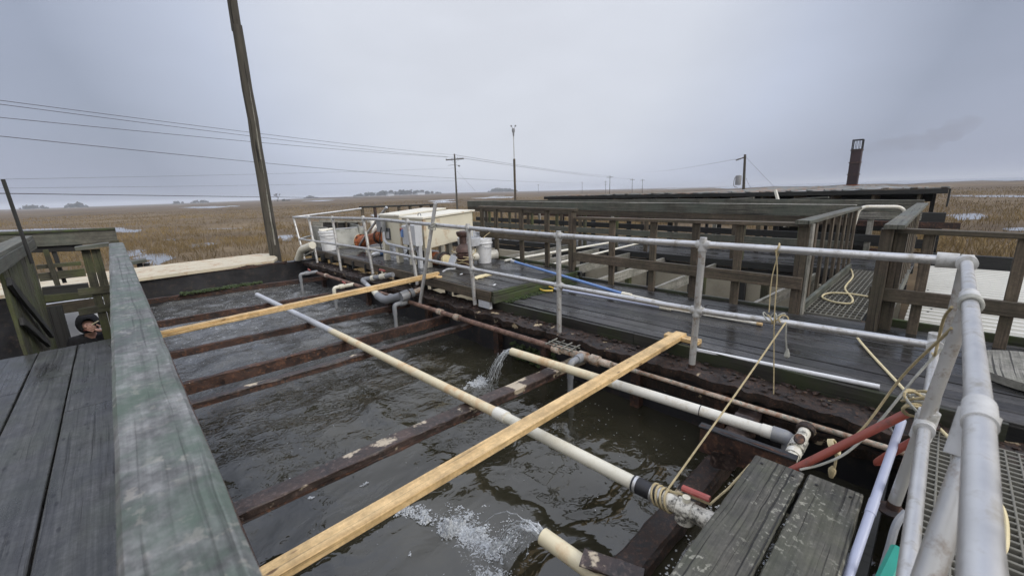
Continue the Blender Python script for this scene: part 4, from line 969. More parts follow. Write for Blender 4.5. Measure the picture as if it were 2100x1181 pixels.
# ================================================================ LONG SHED WITH THE CHIMNEY
sh = thing('long_shed', 'long low dark shed with a pale metal roof and rusty square chimney', 'shed', (17, 5, GZ))
x0, x1, xr = 13.0, 25.0, 19.0; y0, y1 = .06, 11.6; ze = 1.30; zr = 1.345
mb = MB(); n = 96
hip = lambda y: zr-.16*max(0, (2.2-y)/2.2)-.16*max(0, min(1, (y-4.5)/4))
for (xa, za_, xb_, zb_) in ((x0, ze, xr, zr), (xr, zr, x1, ze-.2)):
    for i in range(n):
        ya_ = y0+(y1-y0)*i/n; yb_ = y0+(y1-y0)*(i+1)/n; r0 = .022 if i % 4 == 0 else 0
        A0, A1 = (0, 0) if xa == x0 else (hip(ya_)-zr, hip(yb_)-zr); B0, B1 = (hip(ya_)-zr, hip(yb_)-zr) if xa == x0 else (0, 0)
        b_ = len(mb.v); mb.v += [(xa, ya_, za_+r0+A0), (xa, yb_, za_+r0+A1), (xb_, yb_, zb_+r0+B1), (xb_, ya_, zb_+r0+B0)]; mb.face((b_, b_+1, b_+2, b_+3))
o = mb.build('roof', M_roof, sh); sd = o.modifiers.new('thick', 'SOLIDIFY'); sd.thickness = .02; sd.offset = -1
mb = MB()
for i in range(0, n, 3): y = y0+(y1-y0)*i/n; mb.bar((x0-.03, y, ze+.018), (xr, y, hip(y)+.018), .035, .03)
mb.build('roof_ribs', M_roof, sh)
mb = MB(); mb.bar((x0-.02, y0, ze-.01), (x0-.02, y1, ze-.01), .03, .10, top=True, seg=10); mb.bar((x0, y0-.02, ze-.01), (xr, y0-.02, hip(y0)-.01), .03, .38, top=True, seg=6); mb.build('fascia', M_dark, sh)
for i in range(15):
    y = .5+i*.78; mb = MB(); mb.bar((x0+.03, y, ze-.10), (x0+1.2, y, ze-.08), .055, .16, top=True); mb.build('rafter', M_rail, sh)
mb = MB(); mb.box((20.5, 2.0, GZ), (20.6, 5.0, 1.0)); mb.build('wall', M_dark, sh)
mb = MB(); mb.box((14.2, .3, .98), (14.3, y1-.2, 1.24)); mb.build('recess_shade_strip', M_dark, sh)  # dark strip standing in for the shaded recess under the eave
for y in (.5, 3.5, 6.5, 9.5): mb = MB(); mb.bar((24.6, y, .95), (24.6, y, GZ), .14, .14); mb.build('post', M_dark, sh)
mb = MB(); mb.bar((12.75, .02, .80), (12.75, 7.0, .84), .22, .22, top=True, seg=6); mb.bar((12.9, .04, .50), (12.9, 1.6, .50), .06, .14, top=True); mb.bar((12.9, .06, .2), (12.9, 1.6, .2), .06, .2, top=True); mb.build('eave_beam', M_dark, sh)
for y in (.12, .9, 1.7, 3.2, 4.7, 6.2, 7.7, 9.2, 10.7):
    mb = MB(); mb.bar((13.05, y, .8 if y > .5 else .6), (13.05, y, GZ), .12, .12); mb.build('post', M_dark, sh)
mb = MB(); mb.bar((11.6, -.2, .62), (11.6, 11.5, .70), .10, .12, seg=10, wob=.01); tag(mb.build('rusty_beam', M_rust), 'thin rusty beam glimpsed behind the far walkway railings', 'beam')
# chimney
cx = 19.2; cb = PX(1746, 387, cx); ct = PX(1765, 287, cx); hw = .145
mb = MB(); zs = [zr-.1, zr+.42, zr+.84]; ztop = ct.z
z_c = ztop-.34
for q0, q1 in ((zr-.1, zr+(z_c-zr)*.33), (zr+(z_c-zr)*.33, zr+(z_c-zr)*.66), (zr+(z_c-zr)*.66, z_c)):
    mb.bar((cx, cb.y, q0), (cx, cb.y, q1), hw*2, hw*2)
chim = mb.build('chimney', M_stack, sh)
mb = MB()
for q in (zr+(z_c-zr)*.33, zr+(z_c-zr)*.66, z_c): mb = MB(); mb.bar((cx, cb.y, q-.018), (cx, cb.y, q+.018), hw*2+.04, hw*2+.04); mb.build('chimney_band', M_iron, chim)
mb = MB()
for sx in (-1, 1):
    for sy in (-1, 1): mb.bar((cx+sx*hw*.92, cb.y+sy*hw*.92, z_c), (cx+sx*hw*.92, cb.y+sy*hw*.92, ztop), .03, .03)
    for qz in (z_c+.02, ztop): 
        mb.bar((cx+sx*hw*.92, cb.y-hw, qz), (cx+sx*hw*.92, cb.y+hw, qz), .03, .03); mb.bar((cx-hw, cb.y+sx*hw*.92, qz), (cx+hw, cb.y+sx*hw*.92, qz), .03, .03)
    for k in (-.3, .3): mb.bar((cx+sx*hw*.92, cb.y+k*hw, z_c), (cx+sx*hw*.92, cb.y+k*hw, ztop), .012, .012)
mb.build('chimney_cage', M_black, chim)
mb = MB(); mb.bar((cx, cb.y-hw*1.5, zr+.03), (cx, cb.y+hw*1.5, zr+.03), hw*2.8, .03); mb.build('chimney_flashing', M_orange, chim)
# smoke drifting right
pts = [PX(1775, 306, cx), PX(1800, 300, cx), PX(1850, 294, cx), PX(1900, 290, cx+.2), PX(1945, 272, cx+.3), PX(1985, 256, cx+.4), PX(2030, 244, cx+.6)]
sp = smooth_path(pts, 7); nS = len(sp)
mb = MB(); mb.tube(sp, [(.13+.20*min(1, (i/nS)*1.9)*(1+.25*math.sin(i*.9)))*min(1, (nS-1-i)/8+.02) for i in range(nS)], 14, rnd=.5)
g = bpy.data.materials.new('smoke_volume'); g.use_nodes = True; nt = g.node_tree; nt.nodes.clear()
pv = nt.nodes.new('ShaderNodeVolumePrincipled'); pv.inputs['Color'].default_value = (.42, .38, .38, 1)
tcn = nt.nodes.new('ShaderNodeTexCoord'); nn = nt.nodes.new('ShaderNodeTexNoise'); nn.inputs['Scale'].default_value = 2.2; nn.inputs['Detail'].default_value = 4
mpn = nt.nodes.new('ShaderNodeMapping'); mpn.inputs['Scale'].default_value = (1.6, .75, 2.2); nt.links.new(tcn.outputs['Object'], mpn.inputs[0]); nt.links.new(mpn.outputs[0], nn.inputs['Vector']); mrn = nt.nodes.new('ShaderNodeMapRange')
for i, q in enumerate((.25, .74, 0, .55)): mrn.inputs[i+1].default_value = q
nt.links.new(nn.outputs[0], mrn.inputs[0]); nt.links.new(mrn.outputs[0], pv.inputs['Density'])
mo = nt.nodes.new('ShaderNodeOutputMaterial'); nt.links.new(pv.outputs[0], mo.inputs['Volume'])
o = mb.build('smoke', g); tag(o, 'faint grey smoke drifting right from the chimney', 'smoke', kind='stuff')

# ================================================================ LEFT PLATFORM, ITS RAILINGS AND THE STAIRS
t = thing('wooden_platform', 'grey worn wide board platform on the left behind the peeling railing cap', 'platform', (-1, 3, -.15))
mb = MB(); deck(mb, -1.69, -.225, -1.2, 6.52, 0.0, 5, gap=.012, joints=2); deck(mb, -.215, .0, -1.2, 6.5, -.004, 1, joints=1); mb.build('planks', M_deckL, t)
mb = MB()
for y in np.arange(-1, 6.6, .6): mb.bar((-1.75, y, -.045), (.02, y, -.045), .045, .16, top=True)
mb.bar((-1.7, 6.50, -.045), (.02, 6.46, -.045), .04, .18, top=True); mb.build('joists', M_dark, t)
mb = MB()
for x, y in ((-1.6, 6.3), (-.12, 6.3), (-1.6, 3), (-.12, 3), (-1.6, 0), (-.12, 0)): mb.bar((x, y, -.2), (x, y, GZ), .12, .12)
mb.build('piles', M_olive, t)
t = thing('wooden_railing', 'foreground wooden railing with a broad peeling grey green cap', 'railing', (0, 3, 0), 'weathered wooden railings')
mb = MB(); mb.bar((-.010, -.5, 1.04), (-.008, 7.22, 1.04), .136, .040, top=True, seg=60, wob=.0016, ch=.010); mb.build('cap', M_cap, t)
for y in (.4, 2.2, 4.0, 5.8, 7.12): mb = MB(); mb.bar((-.01, y, -.18), (-.01, y, .998), .09, .09); mb.build('post', M_olive, t)
for z in (.35, .7): mb = MB(); mb.bar((-.0, -.4, z), (-.0, 7.1, z), .04, .09, top=True, seg=20); mb.build('mid_rail', M_olive, t)
a, b = PY(153, 506, 7.28), PY(222, 495, 7.28)
mb = MB(); mb.bar(a, (b.x, b.y, a.z+.02), .15, .045, top=True, seg=4, wob=.003); mb.build('return_cap', M_railg, t)
c1, c2 = PY(164, 512, 7.3), PY(205, 512, 7.3)
mb = MB()
for k in range(2):
    x = c1.x+(c2.x-c1.x)*(.25+.5*k); mb.bar((x, 7.33, c1.z-.01), (x, 7.33, -.6), .04, (c2.x-c1.x)/2-.006, up=(1, 0, 0), seg=6, wob=.003)
mb.build('end_board', M_olive, t)
mb = MB()
for py in (592, 632): q = PY(166, py, 7.29); mb.bar((q.x-.03, 7.29, q.z), (-.05, 7.29, q.z), .035, .09, top=True, seg=3, wob=.004)
mb.build('end_rail', M_olive, t)
# left guard of the stairs
t = thing('stair_guard', 'mossy upright board guard with a grey cap at the head of the stairs', 'railing', (-.92, 7.6, 0))
mb = MB(); mb.bar((-.93, 5.2, 1.07), (-.92, 8.9, 1.12), .16, .05, top=True, seg=10, wob=.004); mb.build('cap', M_railg, t)
mb = MB(); mb.bar((-.86, 5.2, 1.02), (-.85, 8.9, 1.07), .04, .13, top=True, seg=10, wob=.003); mb.build('face_board', M_railg, t)
for k in range(13):
    y = 6.60+k*.175; mb = MB(); mb.bar((-.90, y, .95), (-.90, y, -.30-.04*k), .165, .03, up=(1, 0, 0), seg=6, wob=.004); mb.build('upright_board', M_olive, t)
mb = MB(); mb.bar((-.86, 6.5, .78), (-.83, 7.9, -.12), .035, .09, seg=6, wob=.004); mb.build('brace', M_dark, t)
mb = MB(); mb.bar((-.86, 6.55, .35), (-.83, 7.5, -.15), .035, .08, seg=6, wob=.004); mb.build('brace', M_dark, t)
# stairs going down beyond the platform
t = thing('wooden_stairs', 'mossy wooden stairs going down between the stair guard and the end boards', 'stairs', (-.5, 7.6, -1.5))
for k in range(6):
    y = 6.60+.11*k; z = -.22-.2*k; mb = MB(); mb.bar((-.86, y, z), (-.12, y, z), .16, .04, top=True, seg=3); mb.build('tread', M_olive, t)
for x in (-.88, -.10): mb = MB(); mb.bar((x, 6.5, -.2), (x, 7.2, -1.4), .045, .24); mb.build('stringer', M_olive, t)
mb = MB(); deck(mb, -1.4, .0, 7.9, 10.4, -1.5, 8, joints=0); mb.build('landing', M_olive, t)
# the landing's own railing and cross boards beyond
yy = 9.3
def ybar(mb, a, b, y, w_, h_): mb.bar(PY(*a, y), PY(*b, y), w_, h_, seg=4, wob=.003); return mb
t = thing('landing_railing', 'broad green board railing on the lower landing beyond the stairs', 'railing', (-.5, yy, -1.5))
mb = ybar(MB(), (-30, 494), (239, 482), yy, .045, .24); mb.build('top_board', M_railg, t)
mb = MB(); mb.bar(PY(-30, 481, yy+.03), PY(236, 469, yy+.03), .15, .03, seg=4); mb.build('cap', M_moss, t)
mb = ybar(MB(), (75, 548), (166, 540), yy, .04, .06); mb.build('mid_rail', M_olive, t)
mb = ybar(MB(), (80, 569), (175, 558), yy, .04, .12); mb.build('mid_rail', M_olive, t)
mb = ybar(MB(), (60, 512), (170, 508), yy+.06, .04, .10); mb.build('mid_rail', M_dark, t)
mb = ybar(MB(), (93, 512), (128, 612), yy-.1, .05, .06); mb.build('baluster', M_olive, t)
mb = ybar(MB(), (109, 512), (133, 580), yy+.1, .05, .05); mb.build('baluster', M_dark, t)
mb = MB(); mb.bar((-1.05, yy, -1.5), (-1.05, yy, 1.0), .1, .1); mb.bar((-.02, yy, -1.5), (-.02, yy, .95), .1, .1); mb.build('post', M_olive, t)
t = thing('cross_beams', 'dark and brown cross boards above the hooded person', 'boards', (-.5, 8.8, -.2))
mb = ybar(MB(), (88, 598), (182, 588), 8.9, .10, .12); mb.build('board', M_dark, t)
mb = ybar(MB(), (92, 612), (188, 603), 8.85, .12, .10); mb.build('board', M_olive, t)
mb = ybar(MB(), (98, 636), (196, 622), 8.8, .06, .16); mb.build('board', M_rail, t)
mb = ybar(MB(), (60, 560), (88, 700), 8.75, .10, .12); mb.build('upright', M_olive, t)
mb = MB(); q = PY(122, 670, 8.7); mb.bar((q.x, 8.7, .12), (q.x, 8.7, -1.5), .16, .10); mb.build('upright', M_dark, t)
q0, q1 = PY(134, 632, 9.6), PY(216, 712, 9.6)
t = thing('boat_hull', 'pale boat hull side seen behind the hooded person', 'boat', ((q0.x+q1.x)/2, 9.9, -2.0))
hv = []; mb = MB()
for j in range(9):
    s_ = j/8; x = -1.0+s_*.9
    for i in range(6):
        u_ = i/5; y = 9.65+.35*(1-u_)**1.6+1.2*abs(s_-.5)**3; mb.v.append((x, y, -1.95+1.95*u_))
for j in range(8):
    for i in range(5): a = j*6+i; mb.face((a, a+6, a+7, a+1), None, .5, True)
o = mb.build('hull', M_panel, t); sd = o.modifiers.new('thick', 'SOLIDIFY'); sd.thickness = .03
mb = MB(); mb.tube([(-1.0, 9.62, .0), (-.6, 9.62, .0), (-.15, 9.62, -.03)], .03, 8); mb.build('gunwale', M_pvcgl, t)
mb = MB()
for k in range(3): mb.bar((-.62+.06*k, 9.60, -.10-.02*k), (-.60+.06*k, 9.60, .02), .014, .02); 
mb.bar((-.66, 9.60, -.07), (-.46, 9.60, -.05), .014, .02); mb.build('cleat', M_black, t)
a, b = PY(6, 368, 7.6), PY(44, 478, 7.6)
tag(tube([b-(a-b)*.6, a], .018, 8).build('leaning_rod', M_dark), 'thin dark rod leaning at the left edge above the stair guard', 'rod')
# low timber stand on the marsh behind the tank
p = on_ground(360, 590)
t = thing('timber_stand', 'low grey timber stand in the marsh behind the beige tank rim', 'stand', (.5, 14.5, GZ))
mb = MB(); mb.bar(PY(255, 541, 14.5), PY(300, 533, 14.5), .4, .08); mb.build('top', M_railg, t)
for px in (286, 300): q = PY(px, 540, 14.5); mb = MB(); mb.bar(q, (q.x, q.y, GZ), .12, .10); mb.build('leg', M_dark, t)

# ================================================================ GREY PIPE RAILING
XR = 3.38
pr = thing('pipe_railing', 'long grey pipe railing with two rails running along the tank and round the near corner', 'railing', (XR, 5, 0))
tp = [PX(x, y, XR) for x, y in ((601.5, 446), (744, 448.6), (835, 456), (958, 467.3), (1145.4, 483.5), (1444.2, 501.8), (1595.7, 511.5), (1798, 525), (1960, 535))]
md = [PX(x, y, XR) for x, y in ((614.6, 490.5), (755.6, 510.8), (847, 527.4), (966.5, 551.5), (1147, 585.6), (1430.5, 636), (1613.4, 662), (1924, 710))]
cn = Vector((XR, -.11, tp[-1].z)); cm = Vector((XR+.06, -.06, md[-1].z))
tube(smooth_path(tp, 4)+[cn], .0268).build('top_rail', M_alu, pr)
tube(smooth_path(md, 4)+[cm], .0245).build('mid_rail', M_alu, pr)
tube([cn, V(1.15, -.098, 1.05), V(-.2, -.066, 1.05)], [.024, .0215, .0195], 24).build('top_rail', M_alu, pr)
tube([cm, V(2.32, -.058, .50), V(.2, -.06, .50)], .0205, 18).build('mid_rail', M_alu, pr)
mb = MB(); mb.lathe([(.028, -.04), (.042, -.04), (.044, .04), (.028, .045)], cn+V(-.06, 0, 0), (-1, 0, 0), 20); mb.lathe([(.028, -.05), (.042, -.05), (.044, .04), (.03, .04)], cn+V(0, .08, 0), (0, 1, 0), 20); mb.blob(cn, .046, .5, 1, 0)
mb.build('corner_elbow', M_aluf, pr)
def railpost(top, base, r=.0275, tops=None, mids=None, mat=None, low=True):
    mb = MB(); d = (top-base).normalized()
    mb.tube([base, base.lerp(top, .12), top], r, 14); o = mb.build('post', mat or M_aluw, pr)
    if low: mb = MB(); mb.tube([base-d*.005, base+d*.05], r*1.05, 14); mb.lathe([(.05, 0), (.055, .012), (.03, .02)], base, n=14); mb.build('foot_flange', M_rust, o)
    for q, ax in ((tops, 0), (mids, 1)):
        if q is None: continue
        f = MB(); f.tube([q-d*.055, q+d*.035], r*1.20, 14); f.tube([q+V(0, -.05, 0), q+V(0, .05, 0)], r*1.20, 14); f.tube([q-d*.05+V(0, 0, .0), q-d*.035], r*1.30, 14); f.build('clamp', M_aluf, o)
    return o
def on(path, y):
    for a, b in zip(path[:-1], path[1:]):
        if (a.y-y)*(b.y-y) <= 0: return a.lerp(b, (y-a.y)/(b.y-a.y) if abs(b.y-a.y) > 1e-6 else 0)
    return path[-1]
for (tx, ty), (bx, by) in (((632.4, 443), (652, 543)), ((680.7, 443), (701, 560)), ((744, 443), (766, 567)), ((835, 449), (857, 590)), ((959, 459), (975, 632)), ((1145.5, 474), (1147, 697)), ((1443, 487), (1418, 757))):
    a, b = PX(tx, ty, XR), PX(bx, by, XR-.01)
    railpost(a, b, .0275, on(tp, a.lerp(b, .03).y), on(md, a.lerp(b, .5).y))
a = tp[0]; b = PX(622, 520, XR+.02); railpost(a, b+(b-a)*.5, .025, None, None, low=False)
e_ = PX(741, 428, 5.30); tube([tp[0], e_], .027).build('top_rail', M_alu, pr)
tube([md[0], md[0].lerp(PX(648, 481, 4.0), 1.0), PX(700, 466, 5.3)], .024).build('mid_rail', M_alu, pr)
# posts of the near end
o = railpost(V(2.32, -.105, 1.05), V(2.28, -.012, .06), .023, None, None)
f = MB(); f.tube([V(2.24, -.058, .5), V(2.40, -.058, .5)], .034, 18); f.tube([V(2.315, -.064, .56), V(2.31, -.052, .43)], .035, 18); f.build('clamp', M_aluf, o)
f = MB(); f.tube([V(2.25, -.105, 1.05), V(2.38, -.105, 1.05)], .030, 18); f.build('clamp', M_aluf, o)
o = railpost(V(1.16, -.105, 1.05), V(.56, .02, .0), .022, None, None)
f = MB(); f.tube([V(1.10, -.097, 1.05), V(1.20, -.099, 1.05)], .0255, 22); f.tube([V(1.165, -.099, 1.05), V(1.12, -.090, .965)], .030, 18); f.build('clamp', M_aluf, o)
o = railpost(cn, V(XR+.02, -.10, .02), .030)
f = MB(); f.tube([cm+V(.05, 0, 0), cm-V(.10, 0, 0)], .040, 16); f.tube([cm+V(0, 0, .06), cm-V(0, 0, .06)], .040, 16); f.build('clamp', M_aluf, o)
# loose pole tied to the railing
a, b = PX(893, 418, XR-.02), PX(861, 624, 3.13)
t = thing('brace_pole', 'loose grey pole tied to the pipe railing and standing on the rusty pipe', 'pole', b)
tube([b, a], .0255, 14).build('pole', M_alu, t)
q = a.lerp(b, .215)
for k in range(4): mb = MB(); mb.tube([q+V(.05*math.cos(x), .055*math.sin(x), .012*k-.02+.03*math.sin(x+k)) for x in np.linspace(0, 6.28, 14)], .007, 6); mb.build('lashing', M_ropeg, t)
tag(tube(sag(q+V(0, -.03, 0), V(4.3, 5.75, .92), .02, 8), .008, 6).build('tie_line', M_ropeg), 'thin line from the loose pole lashing to the rusty capstan', 'rope')

# ================================================================ GEAR ON THE RAISED DECK
DZ = .25
def bucket(name, label, x, y, r, h, lid=True, group='white plastic buckets', z=DZ):
    t = thing(name, label, 'bucket', (x, y, z), group)
    mb = MB(); mb.lathe([(r*.80, .004), (r*.84, 0), (r*.95, h*.80), (r*.955, h*.80), (r*.97, h*.82), (r*1.0, h*.985), (r*.97, h*.985), (r*.94, h*.82), (r*.80, .02), (0.001, .02)], (x, y, z), n=32); mb.build('body', M_white, t)
    mb = MB(); mb.lathe([(r*1.0, h*.80), (r*1.06, h*.80), (r*1.06, h*.83), (r*1.0, h*.835)], (x, y, z), n=32); mb.build('rim_ring', M_white, t)
    if lid: mb = MB(); mb.lathe([(r*1.03, h*.95), (r*1.07, h*.95), (r*1.07, h*1.03), (r*1.0, h*1.04), (r*.96, h*1.01), (.001, h*1.01)], (x, y, z), n=32); mb.build('lid', M_white, t)
    mb = MB(); mb.tube([(x+r*1.07*math.cos(a), y+r*1.07*math.sin(a), z+h*.84-.10*math.sin((a-3.3)/2.9*math.pi)) for a in np.linspace(3.3, 6.2, 16)], .004, 6); mb.build('handle', M_mark, t)
    return t
qa = PZ(979+16, 541, DZ)
bucket('bucket', 'white bucket with a handle standing at the foot of the taller wooden railing', 4.87, 5.86, .158, .45, False)
mb = MB(); mb.tube([(4.87, 5.86, .70), (4.95, 5.9, .73), (5.15, 5.95, .80), (5.28, 5.96, .84)], .006, 6); tag(mb.build('tie_line', M_rope), 'short cord from the white bucket up to the wooden railing', 'rope')
t = bucket('bucket', 'white bucket with a cream lid at the far left end of the raised deck', 3.78, 10.55, .19, .46, True)
mb = MB()
for k in range(3): mb.bar((3.62, 10.5+.06*k, .735+.012*k), (3.95, 10.62-.05*k, .745+.012*k), .10, .012, tilt=.1*k)
tag(mb.build('scrap_boards', M_lid2), 'cream scraps lying on the lid of the far bucket', 'scraps')
# grey tub
t = thing('grey_tub', 'weathered grey fibreglass tub behind the railing beside the far bucket', 'tub', (4.5, 11, DZ))
a0, a1 = PY(672, 472, 10.75), PY(748, 466, 10.75); b0, b1 = PY(678, 514, 10.6), PY(742, 505, 10.6)
mb = MB(); k_ = 10
for j in range(k_+1):
    s_ = j/k_; wv = .06*math.sin(s_*math.pi)
    for i in range(6):
        u_ = i/5; q = b0.lerp(b1, s_).lerp(a0.lerp(a1, s_), u_); mb.v.append((q.x, q.y-wv, q.z))
for j in range(k_):
    for i in range(5): a = j*6+i; mb.face((a, a+6, a+7, a+1), None, .5, True)
o = mb.build('front_wall', M_tub, t); sd = o.modifiers.new('thick', 'SOLIDIFY'); sd.thickness = .03; sd.offset = -1
mb = MB(); mb.bar((b1.x, b1.y+.02, DZ), (b1.x+.2, b1.y+1.2, DZ), .03, 1.1, seg=3); mb.build('side_wall', M_tub, t); mb = MB(); mb.bar((b0.x, b0.y+.03, DZ+.2), (b0.x, b0.y+1.2, DZ+.2), .03, .7); mb.build('side_wall', M_tub, t)
mb = MB(); mb.tube([a0+V(0, -.02, .01), a0.lerp(a1, .5)+V(0, -.08, .01), a1+V(0, -.02, .01)], .022, 8); mb.build('rim', M_pvcg, t)
# old timber frame above the tub
t = thing('broken_crate', 'broken grey board crate standing behind the grey tub', 'crate', (4.8, 11.7, .5))
yy = 11.6
mb = MB(); mb.bar(PY(655, 454, yy), PY(741, 455, yy), .05, .06, seg=4, wob=.004); mb.bar(PY(641, 461, yy), PY(662, 461, yy), .04, .16); mb.build('board', M_railp, t)
mb = MB(); mb.bar(PY(662, 463, yy+.05), PY(738, 464, yy+.05), .05, .20, seg=4, wob=.005); mb.build('board', M_dark, t)
for px in (690, 709, 735): mb = MB(); mb.bar(PY(px, 455, yy-.04), PY(px+2, 474, yy-.04), .07, .04); mb.build('upright', M_rail, t)
# orange flanged pipe
a, b = PX(741, 496, 4.25), PX(786, 484, 4.35); d = (b-a).normalized()
t = thing('rusty_pump_pipe', 'short bright orange rusty flanged pipe beside the ivory housing', 'pipe', a)
mb = MB(); mb.tube([a, a+d*.03], .185, 20); mb.tube([a+d*.03, a+d*.12, a+d*.5, b], [.15, .125, .125, .13], 20); mb.build('body', M_orange, t)
mb = MB(); mb.tube([a-d*.012, a], .19, 20); mb.build('flange_rim', M_hose, t)
mb = MB()
for k in range(8): an = k*math.pi/4; s1 = d.orthogonal().normalized(); s2 = d.cross(s1); q = a+(s1*math.cos(an)+s2*math.sin(an))*.165; mb.tube([q-d*.03, q+d*.05], .014, 6)
mb.tube([b-d*.18, b-d*.13], .16, 20); mb.build('bolts', M_rust, t)
mb = MB(); q = a.lerp(b, .6); mb.bar((q.x, q.y-.2, DZ+.005), (q.x, q.y+.2, DZ+.005), .3, .20, up=(0, 0, 1)); mb.build('cradle', M_lid2, t)
a = PX(772, 500, 4.5); pts = [PX(764, 452, 4.6), PX(771, 462, 4.6), PX(771, 486, 4.6)]
tag(tube(bend([pts[0]-V(.0, -.2, 0), pts[0], pts[2]], .1, 6), .065).build('white_elbow_pipe', M_pvc), 'white elbow pipe rising behind the leaning grey pole', 'pipe')
tag(tube([PX(765, 486, 4.45), PX(777, 466, 4.45)], .075).build('white_stub_pipe', M_pvc), 'stout white pipe stub sloping above the orange flanged pipe', 'pipe')
tag(tube([PX(752, 480, 4.15), PX(793, 425, 4.35)], .030).build('leaning_pole', M_aluw), 'grey pole leaning against the back of the left ivory housing', 'pole')
tag(tube([PX(737, 503, 4.15), PX(752, 480, 4.15)], .022).build('thin_pipe', M_aluw), 'short thin grey pipe below the orange flanged pipe', 'pipe')
# ivory pump housings
def housing(name, label, x0, x1, y0, y1, z0, z1, zr_, legs, box=True):
    t = thing(name, label, 'housing', ((x0+x1)/2, (y0+y1)/2, DZ), 'ivory pump housings')
    mb = MB(); v = [(x0, y0, z0), (x1, y0, z0+.12), (x1, y1, z0+.12), (x0, y1, z0), (x0, y0, z1), (x1, y0, zr_), (x1, y1, zr_), (x0, y1, z1)]
    b_ = len(mb.v); mb.v += v
    for f in ((0, 1, 5, 4), (1, 2, 6, 5), (2, 3, 7, 6), (3, 0, 4, 7), (4, 5, 6, 7), (3, 2, 1, 0)): mb.face(f)
    o = mb.build('body', M_box, t); bv = o.modifiers.new('bevel', 'BEVEL'); bv.width = .012; bv.segments = 2
    mb = MB(); b_ = len(mb.v); e = .035; mb.v += [(x0-e, y0-e, z1+.004), (x1+e, y0-e, zr_+.006), (x1+e, y1+e, zr_+.006), (x0-e, y1+e, z1+.004), (x0-e, y0-e, z1+.032), (x1+e, y0-e, zr_+.034), (x1+e, y1+e, zr_+.034), (x0-e, y1+e, z1+.032)]
    for f in ((0, 1, 5, 4), (1, 2, 6, 5), (2, 3, 7, 6), (3, 0, 4, 7), (4, 5, 6, 7), (3, 2, 1, 0)): mb.face(f)
    mb.build('lid', M_lid, t)
    mb = MB(); mb.bar((x0-.004, y0-.004, z0), (x0-.004, y0-.004, z1-.01), .05, .05, seg=8, wob=.002); mb.bar((x0-.004, y0, z0+.01), (x0-.004, y1, z0+.01), .02, .03, seg=8, wob=.002); mb.build('rust_seam', M_beige, t)
    for (x, y) in legs: mb = MB(); mb.bar((x, y, DZ), (x, y, z0+.04), .10, .10); mb.build('leg', M_lid2, t)
    return t
t = housing('pump_housing', 'near ivory steel pump housing with a rust streaked corner and sloping lid', 3.93, 5.02, 6.33, 7.10, .56, 1.095, 1.17, [(3.94, 6.29), (3.92, 6.78), (4.95, 6.4), (4.9, 7.0)])
mb = MB(); mb.tube([(4.03, 6.62+.05*math.cos(x), 1.145+.045*math.sin(x)) for x in np.linspace(0, 3.14, 9)], .008, 6); mb.build('lift_ring', M_mark, t)
t = housing('pump_housing', 'far ivory steel pump housing with a small dark gauge window', 4.0, 5.02, 7.28, 8.10, .54, 1.12, 1.20, [(3.90, 7.24), (3.89, 7.74), (4.95, 7.35), (4.9, 8.0)])
c0 = PX(796, 480, 3.99)
mb = MB(); mb.bar((3.985, c0.y-.09, c0.z), (3.985, c0.y+.09, c0.z), .02, .24, ch=.006); o = mb.build('gauge_frame', M_dgrey, t)
mb = MB(); mb.bar((3.972, c0.y-.06, c0.z-.02), (3.972, c0.y+.05, c0.z-.02), .008, .13); mb.build('gauge_face', M_elec, o)
# electrical boxes on posts, conduit
t = thing('electrical_box', 'pale grey electrical box on a post in front of the near ivory housing', 'electrical box', (3.8, 6.35, DZ))
q0 = PX(849, 482, 3.72); mb = MB(); mb.bar((3.72, q0.y-.15, q0.z), (3.72, q0.y+.14, q0.z), .14, .36, ch=.012); mb.build('enclosure', M_elec, t)
q1 = PX(834, 483, 3.74); mb = MB(); mb.bar((3.80, q1.y-.02, q1.z), (3.80, q1.y+.16, q1.z), .12, .34, ch=.012); mb.build('enclosure', M_elec, t)
mb = MB(); mb.bar((3.645, q0.y-.03, q0.z), (3.645, q0.y+.04, q0.z), .016, .035, ch=.006); mb.build('latch', M_dgrey, t)
mb = MB(); mb.bar((3.80, 6.33, DZ), (3.80, 6.33, q0.z), .07, .07); mb.build('post', M_pvcgl, t)
mb = MB(); q2 = PX(828, 478, 3.75); mb.bar((3.74, q2.y-.0, q2.z), (3.74, q2.y+.05, q2.z), .06, .14); mb.build('switch', M_blue, t)
mb = MB(); q2 = PX(827, 471, 3.75); mb.bar((3.74, q2.y, q2.z), (3.74, q2.y+.06, q2.z), .06, .05); mb.build('switch_knob', M_red, t)
q3 = PX(784, 462, 3.93); mb = MB(); mb.bar((3.90, q3.y-.10, q3.z), (3.90, q3.y+.10, q3.z), .10, .26, ch=.01); tag(mb.build('junction_box', M_pvcg), 'dark grey junction box on the corner of the far ivory housing', 'electrical box')
cp = [PX(787, 476, 3.88), PX(788, 492, 3.86), PX(795, 500, 3.84), PX(822, 506, 3.80), PX(846, 512, 3.76), PX(853, 511, 3.74), PX(855, 502, 3.72)]
tag(tube(bend(cp, .05, 4), .024).build('conduit', M_pvcgl), 'grey conduit pipe running from the junction box to the electrical box', 'pipe')
for k, (pxs, lb) in enumerate((([(782, 466), (779, 490), (783, 516)], 'black cable hanging down beside the far ivory housing'), ([(838, 500), (836, 516), (832, 522), (836, 528)], 'black cable looping below the electrical box'))):
    tag(tube(smooth_path([PX(x, y, 3.82) for x, y in pxs]), .012, 8).build('cable', M_black), lb, 'cable')
t = thing('hose_reel', 'black coiled hose lying under the ivory housings', 'hose', (4.0, 6.95, DZ))
for k in range(3): mb = MB(); mb.tube([(3.98+.03*k, 6.95+.10*math.cos(x), .40+.10*math.sin(x)) for x in np.linspace(0, 6.28, 18)], .016, 8); mb.build('coil', M_black, t)
